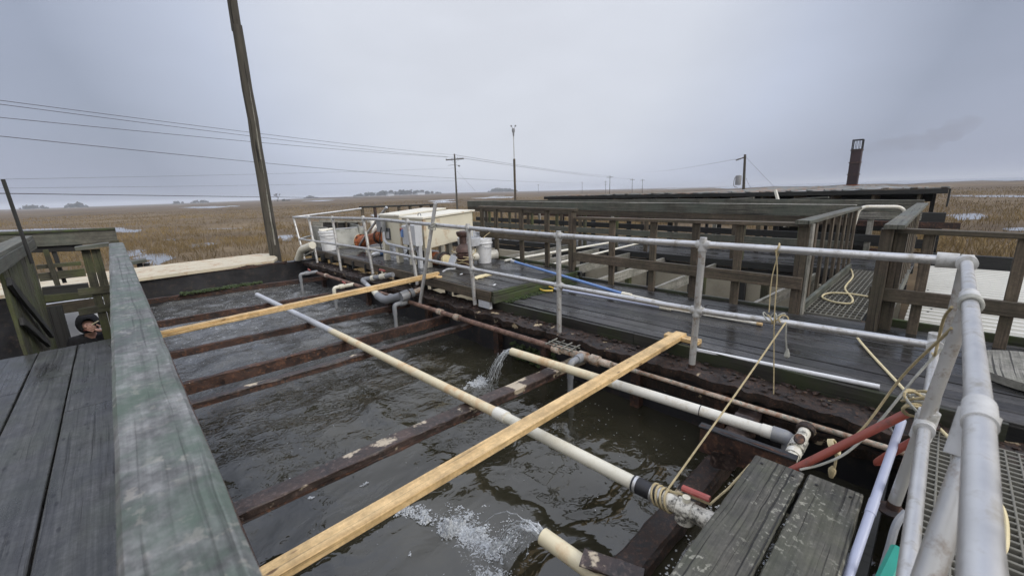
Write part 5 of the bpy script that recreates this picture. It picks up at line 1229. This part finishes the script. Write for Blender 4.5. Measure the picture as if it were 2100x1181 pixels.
# bits on the deck: white bottle, dark debris under the housings
a, b = PZ(760, 523, DZ+.05), PZ(790, 518, DZ+.05)
t = thing('plastic_bottle', 'white plastic bottle with a blue label lying under the far ivory housing', 'bottle', a)
d = (b-a); MB().tube([a, a+d*.12, a+d*.2, b], [.018, .02, .048, .05], 14).build('body', M_white, t); MB().tube([a+d*.55, a+d*.8], .0515, 14).build('label_band', M_blue, t); MB().tube([a-d*.06, a], .022, 10).build('cap', M_red, t)
# pump below the near housing: brown motor lying and capstan standing
t = thing('capstan', 'dark brown cast iron capstan with loose cord around its base', 'capstan', (4.30, 5.72, DZ))
o_ = V(4.30, 5.72, DZ); mb = MB()
mb.lathe([(.14, 0), (.15, .05), (.115, .07), (.125, .10), (.13, .16), (.10, .175), (.135, .19), (.14, .25), (.10, .265), (.135, .28), (.13, .34), (.085, .40), (.06, .42), (.065, .53), (.10, .56), (.112, .59), (.112, .625), (.07, .635), (.06, .625)], o_, n=28); mb.build('drum', M_iron, t)
for k in range(5):
    mb = MB(); r0 = .15+.015*k; z_ = .06+.05*k; mb.tube([o_+V(r0*math.cos(x+k), r0*math.sin(x+k), z_+.05*math.sin(2*x+k)) for x in np.linspace(0, 5.5, 22)], .007, 6); mb.build('cord', M_rope, t)
t = thing('pump_motor', 'rusty pump motor lying under the near ivory housing', 'pump', (4.35, 6.1, DZ))
a, b = PX(882, 528, 4.2), PX(914, 533, 4.05); d = (b-a).normalized()
MB().tube([a-d*.5, a, a+d*.02, b], [.11, .11, .115, .115], 20).build('motor_body', M_iron, t); MB().tube([a.lerp(b, .3), a.lerp(b, .6)], .121, 20).build('rust_band', M_orange, t); MB().tube([b-d*.08, b-d*.03], .14, 20).build('flange', M_black, t); MB().tube([b-d*.02, b+d*.08], .09, 20).build('end_cap', M_hose, t)
q = PX(928, 535, 4.0); mb = MB(); mb.bar(q+V(0, -.07, 0), q+V(0, .07, .02), .03, .16, tilt=.4); tag(mb.build('metal_plate', M_pvcgl), 'small pale metal plate leaning at the foot of the capstan', 'plate')
# white round basin on a pipe bend
t = thing('round_basin', 'shallow pale round basin on top of a white elbow pipe beside the white bucket', 'basin', (4.75, 6.05, DZ))
o_ = PX(962, 493, 4.62); mb = MB(); mb.lathe([(.05, -.13), (.20, -.09), (.215, .05), (.20, .055), (.19, -.06), (.001, -.08)], o_, n=32); mb.build('basin', M_pvcgl, t)
mb = MB(); mb.tube(bend([o_-V(0, 0, .12), V(o_.x, o_.y, DZ+.13), V(o_.x+.5, o_.y-.18, DZ+.13)], .12, 10), .088, 18); mb.build('elbow_pipe', M_pvc, t)
for z_ in (.34, .42): mb = MB(); mb.tube([V(o_.x, o_.y, z_), V(o_.x, o_.y, z_+.03)], .094, 18); mb.build('rib', M_pvc, t)
for k in range(9): mb = MB(); mb.bar(o_+V(-.16+.04*k, .02, .05), o_+V(-.16+.04*k, .03, .20), .02, .008); mb.build('basket_slat', M_pvcgl, t)
tag(tube([V(5.1, 5.55, DZ+.03), V(5.45, 5.55, DZ+.03), V(8.4, 5.1, DZ+.10)], .022).build('white_pipe', M_pvc), 'thin white pipe running back between the joists behind the white bucket', 'pipe')
tag(tube([V(5.3, 4.75, DZ-.02), V(8.3, 4.55, DZ+.10)], .018).build('white_pipe', M_pvc), 'thin white pipe lying over the joists by the tall railing corner', 'pipe')
tag(tube(smooth_path([PZ(908, 557, .26), PZ(918, 552, .265), PZ(932, 551, .26), PZ(936, 545, .26)]), .016, 8).build('hose_end', M_pvcgl), 'pale hose end curled on the raised deck below the capstan', 'hose')
mb = MB(); a, b = PZ(972, 571, .262), PZ(1004, 562, .262); mb.bar(a, b, .10, .02, seg=8, wob=.006, tilt=.05); tag(mb.build('rope_scrap', M_hose), 'flat pale scrap of net rope on the raised deck behind the pipe railing', 'scrap')
for k, (x, y, lb) in enumerate(((944, 563, 'tiny white scrap on the raised deck left of the white bucket'), (1012, 585, 'tiny pale chip at the edge of the raised deck'))):
    mb = MB(); q = PZ(x, y, .256); mb.bar(q, q+V(.06, .03, 0), .03, .008); tag(mb.build('scrap', M_white), lb, 'scrap')

# ================================================================ POLES, PIPES AND ROPES ON THE LOW WALKWAY
DL = .10
a, m_, b = PZ(1056, 537, .345), PZ(1280, 603, .20), PZ(1545, 662, .12)
t = thing('telescopic_pole', 'telescopic pole with a blue upper half lying from the raised deck to the walkway', 'pole', m_)
tube([a, m_], .020).build('blue_half', M_blue, t); tube([m_, b], .016).build('white_half', M_pvc, t); d = (b-m_).normalized(); tube([m_-d*.03, m_+d*.10], .028).build('collar', M_lid2, t)
tube([a-(m_-a).normalized()*.1, a], .026).build('end_cap', M_pvcgl, t)
a, m_, b = PZ(1137, 592, .13), PZ(1362, 631, .125), PZ(1552, 663, .12)
t = thing('net_pole', 'pale lavender pole with a yellow loop handle lying on the walkway', 'pole', m_)
tube([a, m_], .017).build('pole', M_lav, t); tube([m_, b], .0155).build('lower_pole', M_pvc, t); d = (b-a).normalized(); tube([m_-d*.05, m_+d*.08], .026).build('collar', M_lid2, t)
lp_ = [PZ(1137, 592, .13), PZ(1126, 588, .13), PZ(1112, 588, .13), PZ(1107, 592, .13), PZ(1116, 596, .13), PZ(1134, 596, .13)]
tube(smooth_path(lp_, 5), .013, 8).build('loop_handle', M_yel, t); tube([b-d*.0, b+d*.05], .02).build('wood_tip', M_new, t)
a, b = PX(1422, 716, 3.56), PX(1804, 793, 3.60)
tag(MB().pipe(a, b, .0165).build('white_pipe', M_white), 'thin white pipe lying along the outer edge of the low walkway', 'pipe')
# cream hose coiled on the grating and running to the corner
hp = [PZ(x, y, z) for x, y, z in ((1741, 545, .12), (1749, 566, .13), (1733, 590, .13), (1748, 612, .13), (1742, 622, .13), (1710, 619, .13), (1686, 609, .13), (1700, 601, .135), (1740, 602, .14), (1780, 608, .13))]
hose = thing('cream_hose', 'cream hose looped on the grating bridge', 'hose', (6.3, .8, .12)); tube(smooth_path(hp, 8), .011, 8).build('loop', M_hose, hose)
hp = [PZ(1757, 690, .13), PZ(1764, 700, .118), PZ(1790, 730, .115), PZ(1832, 775, .115), PZ(1860, 805, .115), PZ(1885, 828, .11), PZ(1910, 862, .03), PZ(1957, 910, .018), PZ(2010, 990, .018), PZ(2055, 1040, .018), PZ(2064, 1110, .018), PZ(2048, 1160, .018), PZ(2060, 1240, .018)]
tag(tube(smooth_path(hp, 8), .0095, 8).build('cream_hose', M_hose), 'cream hose crossing the low walkway to the grating platform', 'hose')
# round board
t = thing('round_board', 'round grained grey wooden board lying on the walkway in the near corner', 'board', (4.75, -.72, DL))
mb = MB(); n = 40; pts = [(4.55+.42*math.cos(2*math.pi*k/n), -.68+.42*math.sin(2*math.pi*k/n), .165) for k in range(n)]
mb.slab([Vector(p) for p in pts], .055); mb.build('disc', M_railp, t)
tag(MB().bar((4.0, -.9, .14), (4.0, -2.2, .14), .09, .07).build('loose_board', M_deckL), 'loose grey board on the walkway beyond the near pipe railing', 'board')
# near lichen planks
t = thing('plank_step', 'pair of thick grey planks with pale lichen specks at the bottom edge', 'planks', (1.5, .3, -.05))
for (y0_, y1_, x_) in ((.548, .322, 2.335), (.305, .088, 2.345)):
    mb = MB(); mb.bar((.3, (y0_+y1_)/2, .055), (x_, (y0_+y1_)/2, .05), abs(y0_-y1_), .045, top=True, seg=40, wob=.0016, ch=.006); mb.build('plank', M_near, t)
mb = MB()
for x in (2.24, 1.3): mb.bar((x, .54, .005), (x, .09, .005), .05, .14, top=True)
for x, y in ((2.27, .50), (2.27, .36), (2.27, .26), (2.28, .13)): mb.lathe([(.007, 0), (.007, .003)], (x, y, .053), n=8)
mb.build('bearer', M_dark, t)
# ropes
def rope(label, pts, r=.0055, mat=None, name='rope', sm=True):
    return tag(tube(smooth_path(pts, 6) if sm else pts, r, 8).build(name, mat or M_rope), label, 'rope')
k0 = on(md, PX(1613, 662, XR).y); v1 = V(1.92, .85, -.11)
rope('tight tan rope from the middle pipe rail to the dirty white valve', [k0+V(-.03, 0, .01), k0.lerp(v1, .5), v1], .0058)
t = thing('rope_binding', 'tan rope turns wound round the dirty valve of the long white pipe', 'rope', v1)
for k in range(4): y = .90-.025*k; mb = MB(); mb.tube([(1.91+.053*math.cos(x), y+.02*math.sin(x), -.155+.053*math.sin(x)) for x in np.linspace(0, 6.28, 16)], .0065, 6); mb.build('turn', M_rope, t)
mb = MB(); mb.tube([(1.93, .84, -.11), (1.96, .72, -.10), (1.97, .64, -.10), (2.1, .6, -.06), (2.3, .56, .0)], .0065, 6); mb.build('tail', M_rope, t)
mb = MB(); q = PX(1597, 510, XR)
tag(tube(smooth_path([q+V(-.035, .01, .0), PX(1594, 560, XR-.035), PX(1588, 650, XR-.04), PX(1587, 760, XR-.04), PX(1586, 868, XR-.04)], 5), .0042, 6).build('hanging_rope', M_rope), 'thin green tan rope hanging from the top pipe rail down past the middle rail', 'rope')
tag(tube(smooth_path([q+V(.035, .0, .0), PX(1583, 570, XR+.03), PX(1577, 640, XR+.03)], 5), .0042, 6).build('hanging_rope', M_rope), 'second thin rope hanging beside the long one and ending in a knot', 'rope')
t = thing('rope_loop', 'thin rope loop round the top pipe rail', 'rope', q)
mb = MB(); mb.tube([q+V(.036*math.cos(x), .006*math.sin(2*x), .036*math.sin(x)) for x in np.linspace(0, 6.28, 14)], .006, 6); mb.build('turn', M_rope, t)
t = thing('rope_knot', 'pale rag of rope knotted round the middle pipe rail', 'rope', PX(1577, 645, XR))
for k in range(6):
    q = PX(1572+k*7, 650+(k % 2)*5, XR); mb = MB(); mb.tube([q+V(.031*math.cos(x), .024*math.sin(x+k), .031*math.sin(x)) for x in np.linspace(0, 6.28, 12)], .0048, 6); mb.build('turn', M_rope if k % 2 else M_ropeg, t)
q = PX(1612, 664, XR-.04)
t = thing('rope_tail', 'short pale rope end with a frayed knot hanging below the middle pipe rail', 'rope', q)
e_ = PX(1614, 726, XR-.04); tube([q, q.lerp(e_, .5)+V(0, .004, 0), e_], .0055, 6).build('cord', M_ropeg, t)
mb = MB(); mb.lathe([(.006, .04), (.016, .01), (.02, -.015), (.008, -.03)], e_, n=10); mb.build('frayed_end', M_ropeg, t)
a = V(2.75, -.085, .86); b = PX(1715, 918, 2.62)
rope('tan rope slanting from the near pipe rail to the red brown rod', [V(2.30, -.075, .93), PX(1850, 772, 2.7), PX(1768, 880, 2.68), b+V(0, 0, .02)], .006)
t = thing('rope_coil', 'yellow tan rope turns round the red brown rod with a hanging knotted end', 'rope', b)
for k in range(3): mb = MB(); q = PX(1714-4*k, 916, 2.66); mb.tube([q+V(.03*math.cos(x), .02*math.sin(x), .034*math.sin(x)) for x in np.linspace(0, 6.28, 14)], .0065, 6); mb.build('turn', M_hose, t)
mb = MB(); mb.tube([PX(1717, 925, 2.64), PX(1712, 955, 2.64), PX(1707, 972, 2.64)], .0065, 6); mb.lathe([(.006, .02), (.018, 0), (.018, -.02), (.01, -.05)], PX(1707, 962, 2.64), n=8); mb.build('tail', M_rope, t)
rope('grey braided rope sagging from the mid rail clamp to the lichen planks', [PX(1930, 715, 2.9), PX(1880, 770, 2.85), PX(1800, 868, 2.72), PX(1740, 925, 2.6), PX(1690, 950, 2.5), PX(1640, 963, 2.38)], .0062, M_ropeg)
t = thing('rope_lashing', 'pale rope lashing round the near top pipe rail', 'rope', V(2.3, -.1, 1.05))
for k in range(3): mb = MB(); mb.tube([(2.20+.02*k, -.105+.029*math.cos(x), 1.05+.029*math.sin(x)) for x in np.linspace(0, 6.28, 18)], .006, 8); mb.build('turn', M_ropeg, t)
mb = MB(); mb.tube(smooth_path([V(2.22, -.06, 1.03), V(2.4, -.05, .94), V(2.55, -.05, .80), V(2.6, -.05, .72), V(3.0, -.05, .60), V(3.3, -.05, .52)], 5), .0055, 8); mb.build('tail', M_rope, t)
t = thing('rope_lashing', 'messy pale rope and rag tied at the lower clamp of the near pipe railing', 'rope', V(2.4, -.03, .5))
for k in range(9):
    mb = MB(); q = V(2.42+.03*k*random.random(), -.03+.02*random.random(), .52+.03*random.uniform(-1, 1))
    mb.tube([q+V(.042*math.cos(x+k), .038*math.sin(x*1.0), .038*math.sin(x+.7*k)) for x in np.linspace(0, 6.28, 14)], .0055, 6); mb.build('turn', M_rope if k % 3 else M_ropeg, t)
a, b = PX(1632, 960, 2.42), PX(1862, 846, 2.60)
tag(tube([a-(b-a)*.08, b], .020).build('red_rod', M_redrod), 'long red brown rod reaching from the lichen planks to the railing clamp', 'rod')
a, b = PX(1802, 946, 2.55), PX(1880, 902, 2.55)
tag(tube(smooth_path([a-V(0, 0, .015), a, a.lerp(b, .5)+V(0, 0, .008), b+(b-a)*.3], 4), .0175).build('red_rod', M_redrod), 'short red brown rod end lying across the lavender pole', 'rod')
a, b = PX(1850, 862, 2.72), PX(1735, 1195, 1.80)
t = thing('lavender_pole', 'pale lavender pole with a wire hook standing beside the lichen planks', 'pole', b)
tube([a, b], .0175, 16).build('pole', M_lav, t); tube([a.lerp(b, .56), a.lerp(b, .64)], .0195, 16).build('joint', M_lav, t)
mb = MB(); mb.tube(smooth_path([a+V(0, 0, .03), a+V(-.02, 0, -.05), PX(1832, 885, 2.70), PX(1826, 876, 2.70), PX(1830, 868, 2.70)], 5), .006, 6); mb.build('wire_hook', M_alu, t)
a, b = PX(1846, 1130, 1.75), PX(1812, 1200, 1.62)
tag(MB().bar(a, b, .05, .05, ch=.012).build('teal_edge', M_teal), 'teal plastic box edge low beside the grating platform', 'box')
tag(tube(smooth_path([PX(1858, 1050, 2.0), PX(1838, 1075, 1.95), PX(1822, 1130, 1.9), PX(1800, 1200, 1.85)], 5), .013, 8).build('dark_hose', M_pvcg), 'dark hose bending down beside the near pipe railing', 'hose')
mb = MB(); mb.box((1.2, .02, -.62), (3.35, .06, -.10)); tag(mb.build('dark_side_board', M_dark), 'dark side board of the tank under the grating platform', 'board')

# ================================================================ THE PERSON BELOW THE PLATFORM
def skin(name, pts, edges, radii, mat, parent, sub=2, root=0):
    me = bpy.data.meshes.new(name); me.from_pydata([tuple(p) for p in pts], edges, []); me.materials.append(mat)
    o = bpy.data.objects.new(name, me); COL.objects.link(o)
    sk = o.modifiers.new('skin', 'SKIN'); sk.use_smooth_shade = True
    for i, r in enumerate(radii):
        v = me.skin_vertices[0].data[i]; v.radius = (r, r) if not isinstance(r, tuple) else r; v.use_root = (i == root)
    ss = o.modifiers.new('sub', 'SUBSURF'); ss.levels = sub; ss.render_levels = sub
    if parent is not None:
        o.parent = parent; q = parent; off = Vector((0, 0, 0))
        while q is not None: off += q.location; q = q.parent
        o.location = -off
    return o
hc = PY(181, 666, 7.66)                                   # middle of the head
fx = V(hc.x, hc.y, hc.z); FZ = -1.5
per = thing('person', 'person in a black hooded jacket with one hand over the face below the platform', 'person', (fx.x, fx.y, FZ))
F_ = V(.06, -1, 0).normalized(); S_ = V(1, .06, 0).normalized()      # facing the camera; S_ = the person's left
def B(s, f, z): return fx+S_*s+F_*f+V(0, 0, z)
pel, sp1, che, nk = B(0, -.14, FZ*.0-.72), B(0, -.13, -.52), B(0, -.09, -.30), B(0, -.03, -.13)
hd0, hd1 = B(0, .0, -.04), B(0, .02, .06)
shL, elL, wrL = B(.18, -.09, -.20), B(.245, .10, -.30), B(.115, .20, -.075)
shR, elR, wrR = B(-.18, -.09, -.20), B(-.25, -.06, -.46), B(-.21, .06, -.68)
gz_ = FZ-fx.z
def leg(sg): return [B(.09*sg, -.14, -.76), B(.10*sg, -.11, (-.76+gz_)/2), B(.10*sg, -.14, gz_+.08), B(.11*sg, .04, gz_+.04)]
L1, L2 = leg(1), leg(-1)
pts = [pel, sp1, che, nk, hd0, hd1, shL, elL, wrL, shR, elR, wrR]+L1+L2
ed = [(0, 1), (1, 2), (2, 3), (3, 4), (4, 5), (2, 6), (6, 7), (7, 8), (2, 9), (9, 10), (10, 11), (0, 12), (12, 13), (13, 14), (14, 15), (0, 16), (16, 17), (17, 18), (18, 19)]
rd = [(.13, .10), (.12, .09), (.14, .10), .055, (.075, .085), (.08, .095), .058, .042, .028, .058, .042, .028]+[.075, .055, .038, .035]*2
skin('body', pts, ed, rd, M_skin, per)
skin('jacket', [pel+V(0, 0, .02), sp1, che, B(0, -.05, -.15), shL, elL, elL.lerp(wrL, .82), shR, elR, elR.lerp(wrR, .9)], [(0, 1), (1, 2), (2, 3), (2, 4), (4, 5), (5, 6), (2, 7), (7, 8), (8, 9)],
     [(.165, .13), (.155, .125), (.17, .13), .085, .078, .062, .045, .078, .062, .045], M_cloth, per)
skin('trousers', [pel]+L1[:3]+L2[:3], [(0, 1), (1, 2), (2, 3), (0, 4), (4, 5), (5, 6)], [(.145, .12), .095, .072, .06, .095, .072, .06], M_cloth2, per)
for Lg in (L1, L2): skin('shoe', [Lg[2]-V(0, 0, .03), Lg[3], Lg[3]+F_*.10-V(0, 0, .005)], [(0, 1), (1, 2)], [.045, .048, .04], M_black, per, 1)
# hood: a shell open to the front
mb = MB(); nu, nv = 20, 12; c0 = B(0, -.035, .016)
for j in range(nv+1):
    v_ = j/nv; th = R(34)+v_*(math.pi-R(34))
    for i in range(nu):
        a = 2*math.pi*i/nu; rr_ = math.sin(th); z_ = math.sin(a)*rr_; x_ = math.cos(a)*rr_; y_ = math.cos(th)
        mb.v.append(tuple(c0+S_*x_*.118+V(0, 0, z_*.148)+F_*(y_*.135)))
for j in range(nv):
    for i in range(nu): i2 = (i+1) % nu; mb.face((j*nu+i, j*nu+i2, (j+1)*nu+i2, (j+1)*nu+i), None, .5, True)
o = mb.build('hood', M_cloth, per); sd = o.modifiers.new('thick', 'SOLIDIFY'); sd.thickness = .012
mb = MB(); mb.tube([B(.03, .095, .012), B(.075, .07, .03), B(.10, .03, .035)], .008, 6); mb.build('strap', M_hose, per)
skin('nose', [B(-.03, .085, .015), B(-.032, .105, -.01)], [(0, 1)], [.011, .014], M_skin, per, 1)
for s_ in (-.045, .0): mb = MB(); mb.blob(B(s_-.012, .086, .022), .0055, .5, 1, .05); mb.build('eye', M_black, per)
mb = MB(); mb.tube([B(-.055, .082, -.045), B(-.03, .092, -.05), B(-.005, .085, -.045)], .005, 6); mb.build('mouth', M_redrod, per)
# the hand over the face: palm, four fingers of different lengths and a thumb
hd = (B(-.05, .17, .022)-wrL).normalized(); hn = V(0, 0, 1)-hd*hd.z; hn.normalize(); hs = hd.cross(hn)
pc = wrL+hd*.05
skin('hand', [wrL, pc, wrL+hd*.085], [(0, 1), (1, 2)], [.026, (.040, .018), (.040, .017)], M_skin, per, 2)
for k, (off, ln) in enumerate(((-.031, .070), (-.010, .080), (.011, .076), (.031, .060))):
    r0 = wrL+hd*.075+hn*off; d1 = (hd+hn*off*2.5-F_*.10).normalized(); d2 = (d1-F_*.45).normalized()
    skin('finger', [r0, r0+d1*ln*.5, r0+d1*ln*.5+d2*ln*.3, r0+d1*ln*.5+d2*ln*.55], [(0, 1), (1, 2), (2, 3)], [.0095, .009, .0085, .0075], M_skin, per, 1)
r0 = wrL+hd*.035+hn*.03; skin('thumb', [r0, r0+(hn*.8+hd*.6)*.035, r0+(hn*.6+hd)*.058], [(0, 1), (1, 2)], [.012, .0105, .009], M_skin, per, 1)

# ================================================================ FALLING AND FOAMING WATER
def foam_sheet(mb, cx, cy, rx, ry, ang, hgt, thr, seed, res=.0065):
    """lacy foam: a grid that keeps only the cells where the churn is strong, raised by noise"""
    ids = {}; ca, sa = math.cos(ang), math.sin(ang); nx_, ny_ = int(rx*1.5/res), int(ry*1.5/res)
    def m_(i, j):
        u, v = i*res, j*res; x, y = cx+u*ca-v*sa, cy+u*sa+v*ca; r2 = (u/rx)**2+(v/ry)**2
        p = Vector((x*9, y*9, seed)); n1 = mnoise.noise(p)+.55*mnoise.noise(p*2.7)+.55*mnoise.noise(p*6)+.55*mnoise.noise(p*15)
        return x, y, 1-r2*.9+n1*.95, n1
    def vid(i, j):
        if (i, j) not in ids:
            x, y, m, n1 = m_(i, j); k = max(0, m-thr); ids[(i, j)] = len(mb.v)
            mb.v.append((x, y, WZ+.004+min(1, k*1.3)*(.006+hgt*(abs(n1)**1.5)*.8+hgt*.12*abs(mnoise.noise(Vector((x*45, y*45, seed)))))))
        return ids[(i, j)]
    for i in range(-nx_, nx_):
        for j in range(-ny_, ny_):
            if m_(i+.5, j+.5)[2] > thr: mb.face((vid(i, j), vid(i+1, j), vid(i+1, j+1), vid(i, j+1)), None, .5, True)
def jet(name, label, p0, v0, n, foam, seed):
    rg = random.Random(seed); mb = MB(); gacc = 9.8; p0 = Vector(p0); v0 = Vector(v0)
    tf = (v0.z+math.sqrt(v0.z**2+2*gacc*(p0.z-WZ)))/gacc
    at_ = lambda t, v: p0+v*t-V(0, 0, .5*gacc*t*t)
    for k in range(16):                                   # strands of the jet
        v = v0+V(rg.gauss(0, .16), rg.gauss(0, .20), rg.gauss(0, .14)); o_ = V(rg.uniform(-.02, .02), 0, rg.uniform(-.02, .02))
        q = [at_(tf*i/16*rg.uniform(.97, 1.03), v)+o_*(1-i/20)+V(rg.gauss(0, .004), rg.gauss(0, .004), rg.gauss(0, .004)) for i in range(16)]
        mb.tube(q, [max(.0015, .0075*(1-i/19)*rg.uniform(.25, 1.2)) for i in range(16)], 6)
    for i in range(n):
        t = tf*rg.random()**.6; v = v0+V(rg.gauss(0, .22), rg.gauss(0, .26), rg.gauss(0, .25)); p = at_(t, v)
        if p.z > WZ: mb.blob(p, rg.uniform(.001, .0032), .5, 1, .4)
    for fm in foam: foam_sheet(mb, *fm, seed)
    return tag(mb.build(name, M_foam), label, 'water splash', kind='stuff')
jet('water_splash', 'thin jet of water splashing from the yellow stained end of the outlet pipe', (2.745, 2.95, -.10), (-.45, .80, -.05), 300,
    [(2.60, 3.28, .14, .10, .6, .05, .62), (2.46, 3.30, .30, .15, .3, .015, 1.0)], 4)
jet('water_splash', 'foaming white jet of water from the cut pipe at the bottom edge', (1.295, 1.215, -.20), (-.10, .95, .35), 260,
    [(1.25, 1.55, .11, .12, 0, .07, .45), (1.19, 1.80, .095, .34, .35, .04, .52), (1.10, 2.10, .09, .26, .35, .02, .80), (1.30, 1.75, .20, .40, .3, .006, 1.15), (1.13, 1.30, .12, .26, 0, .02, .95)], 9)
rg2 = random.Random(12); mb = MB()
for i in range(520):
    x = rg2.uniform(1.25, 2.9); y = .80-abs(rg2.gauss(0, .28)); mb.blob((x, y, WZ+.012), rg2.uniform(.002, .009), .5, .4, .5)
tag(mb.build('foam_bubbles', M_foam), 'white bubbles drifting on the dark water under the lichen planks', 'foam', kind='stuff')
mb = MB()
for i in range(300):
    y = 2.4+4.5*rg2.random()**.8; x = .3+2.8*rg2.random()
    if mnoise.noise(Vector((x*2, y*2, 5))) < -.05: continue
    mb.blob((x, y, WZ+.006), rg2.uniform(.0012, .0042), .5, .35, .6)
for i in range(90):
    mb.blob((3.05-abs(rg2.gauss(0, .45)), rg2.uniform(1.0, 2.3), WZ+.004), rg2.uniform(.002, .0055), .5, .35, .5)
for (cx_, cy_) in ((.62, 2.2), (.78, 2.35), (.72, 1.98), (.98, 2.62), (1.02, 2.2), (.9, 1.86), (.66, 2.75), (1.3, 2.95)):
    foam_sheet(mb, cx_, cy_, .045+.02*rg2.random(), .028, rg2.random()*3, .0, 1.05, cx_*40)
tag(mb.build('foam_flecks', M_foam), 'scattered white foam flecks floating on the tank water', 'foam', kind='stuff')

# ================================================================ HAZE
hz = bpy.data.materials.new('haze_air'); hz.use_nodes = True; nt = hz.node_tree; nt.nodes.clear()
pv = nt.nodes.new('ShaderNodeVolumePrincipled'); pv.inputs['Color'].default_value = (.88, .92, 1.0, 1); pv.inputs['Density'].default_value = .00040
mo = nt.nodes.new('ShaderNodeOutputMaterial'); nt.links.new(pv.outputs[0], mo.inputs['Volume'])
mb = MB(); H0, H1, D = GZ-1.5, 34.0, 9500
mb.v += [(-D, -D, H0), (D, -D, H0), (D, D, H0), (-D, D, H0), (-D, -D, H1), (D, -D, H1), (D, D, H1), (-D, D, H1)]
for f in ((3, 2, 1, 0), (4, 5, 6, 7), (0, 1, 5, 4), (1, 2, 6, 5), (2, 3, 7, 6), (3, 0, 4, 7)): mb.face(f)
tag(mb.build('haze', hz), kind='stuff')
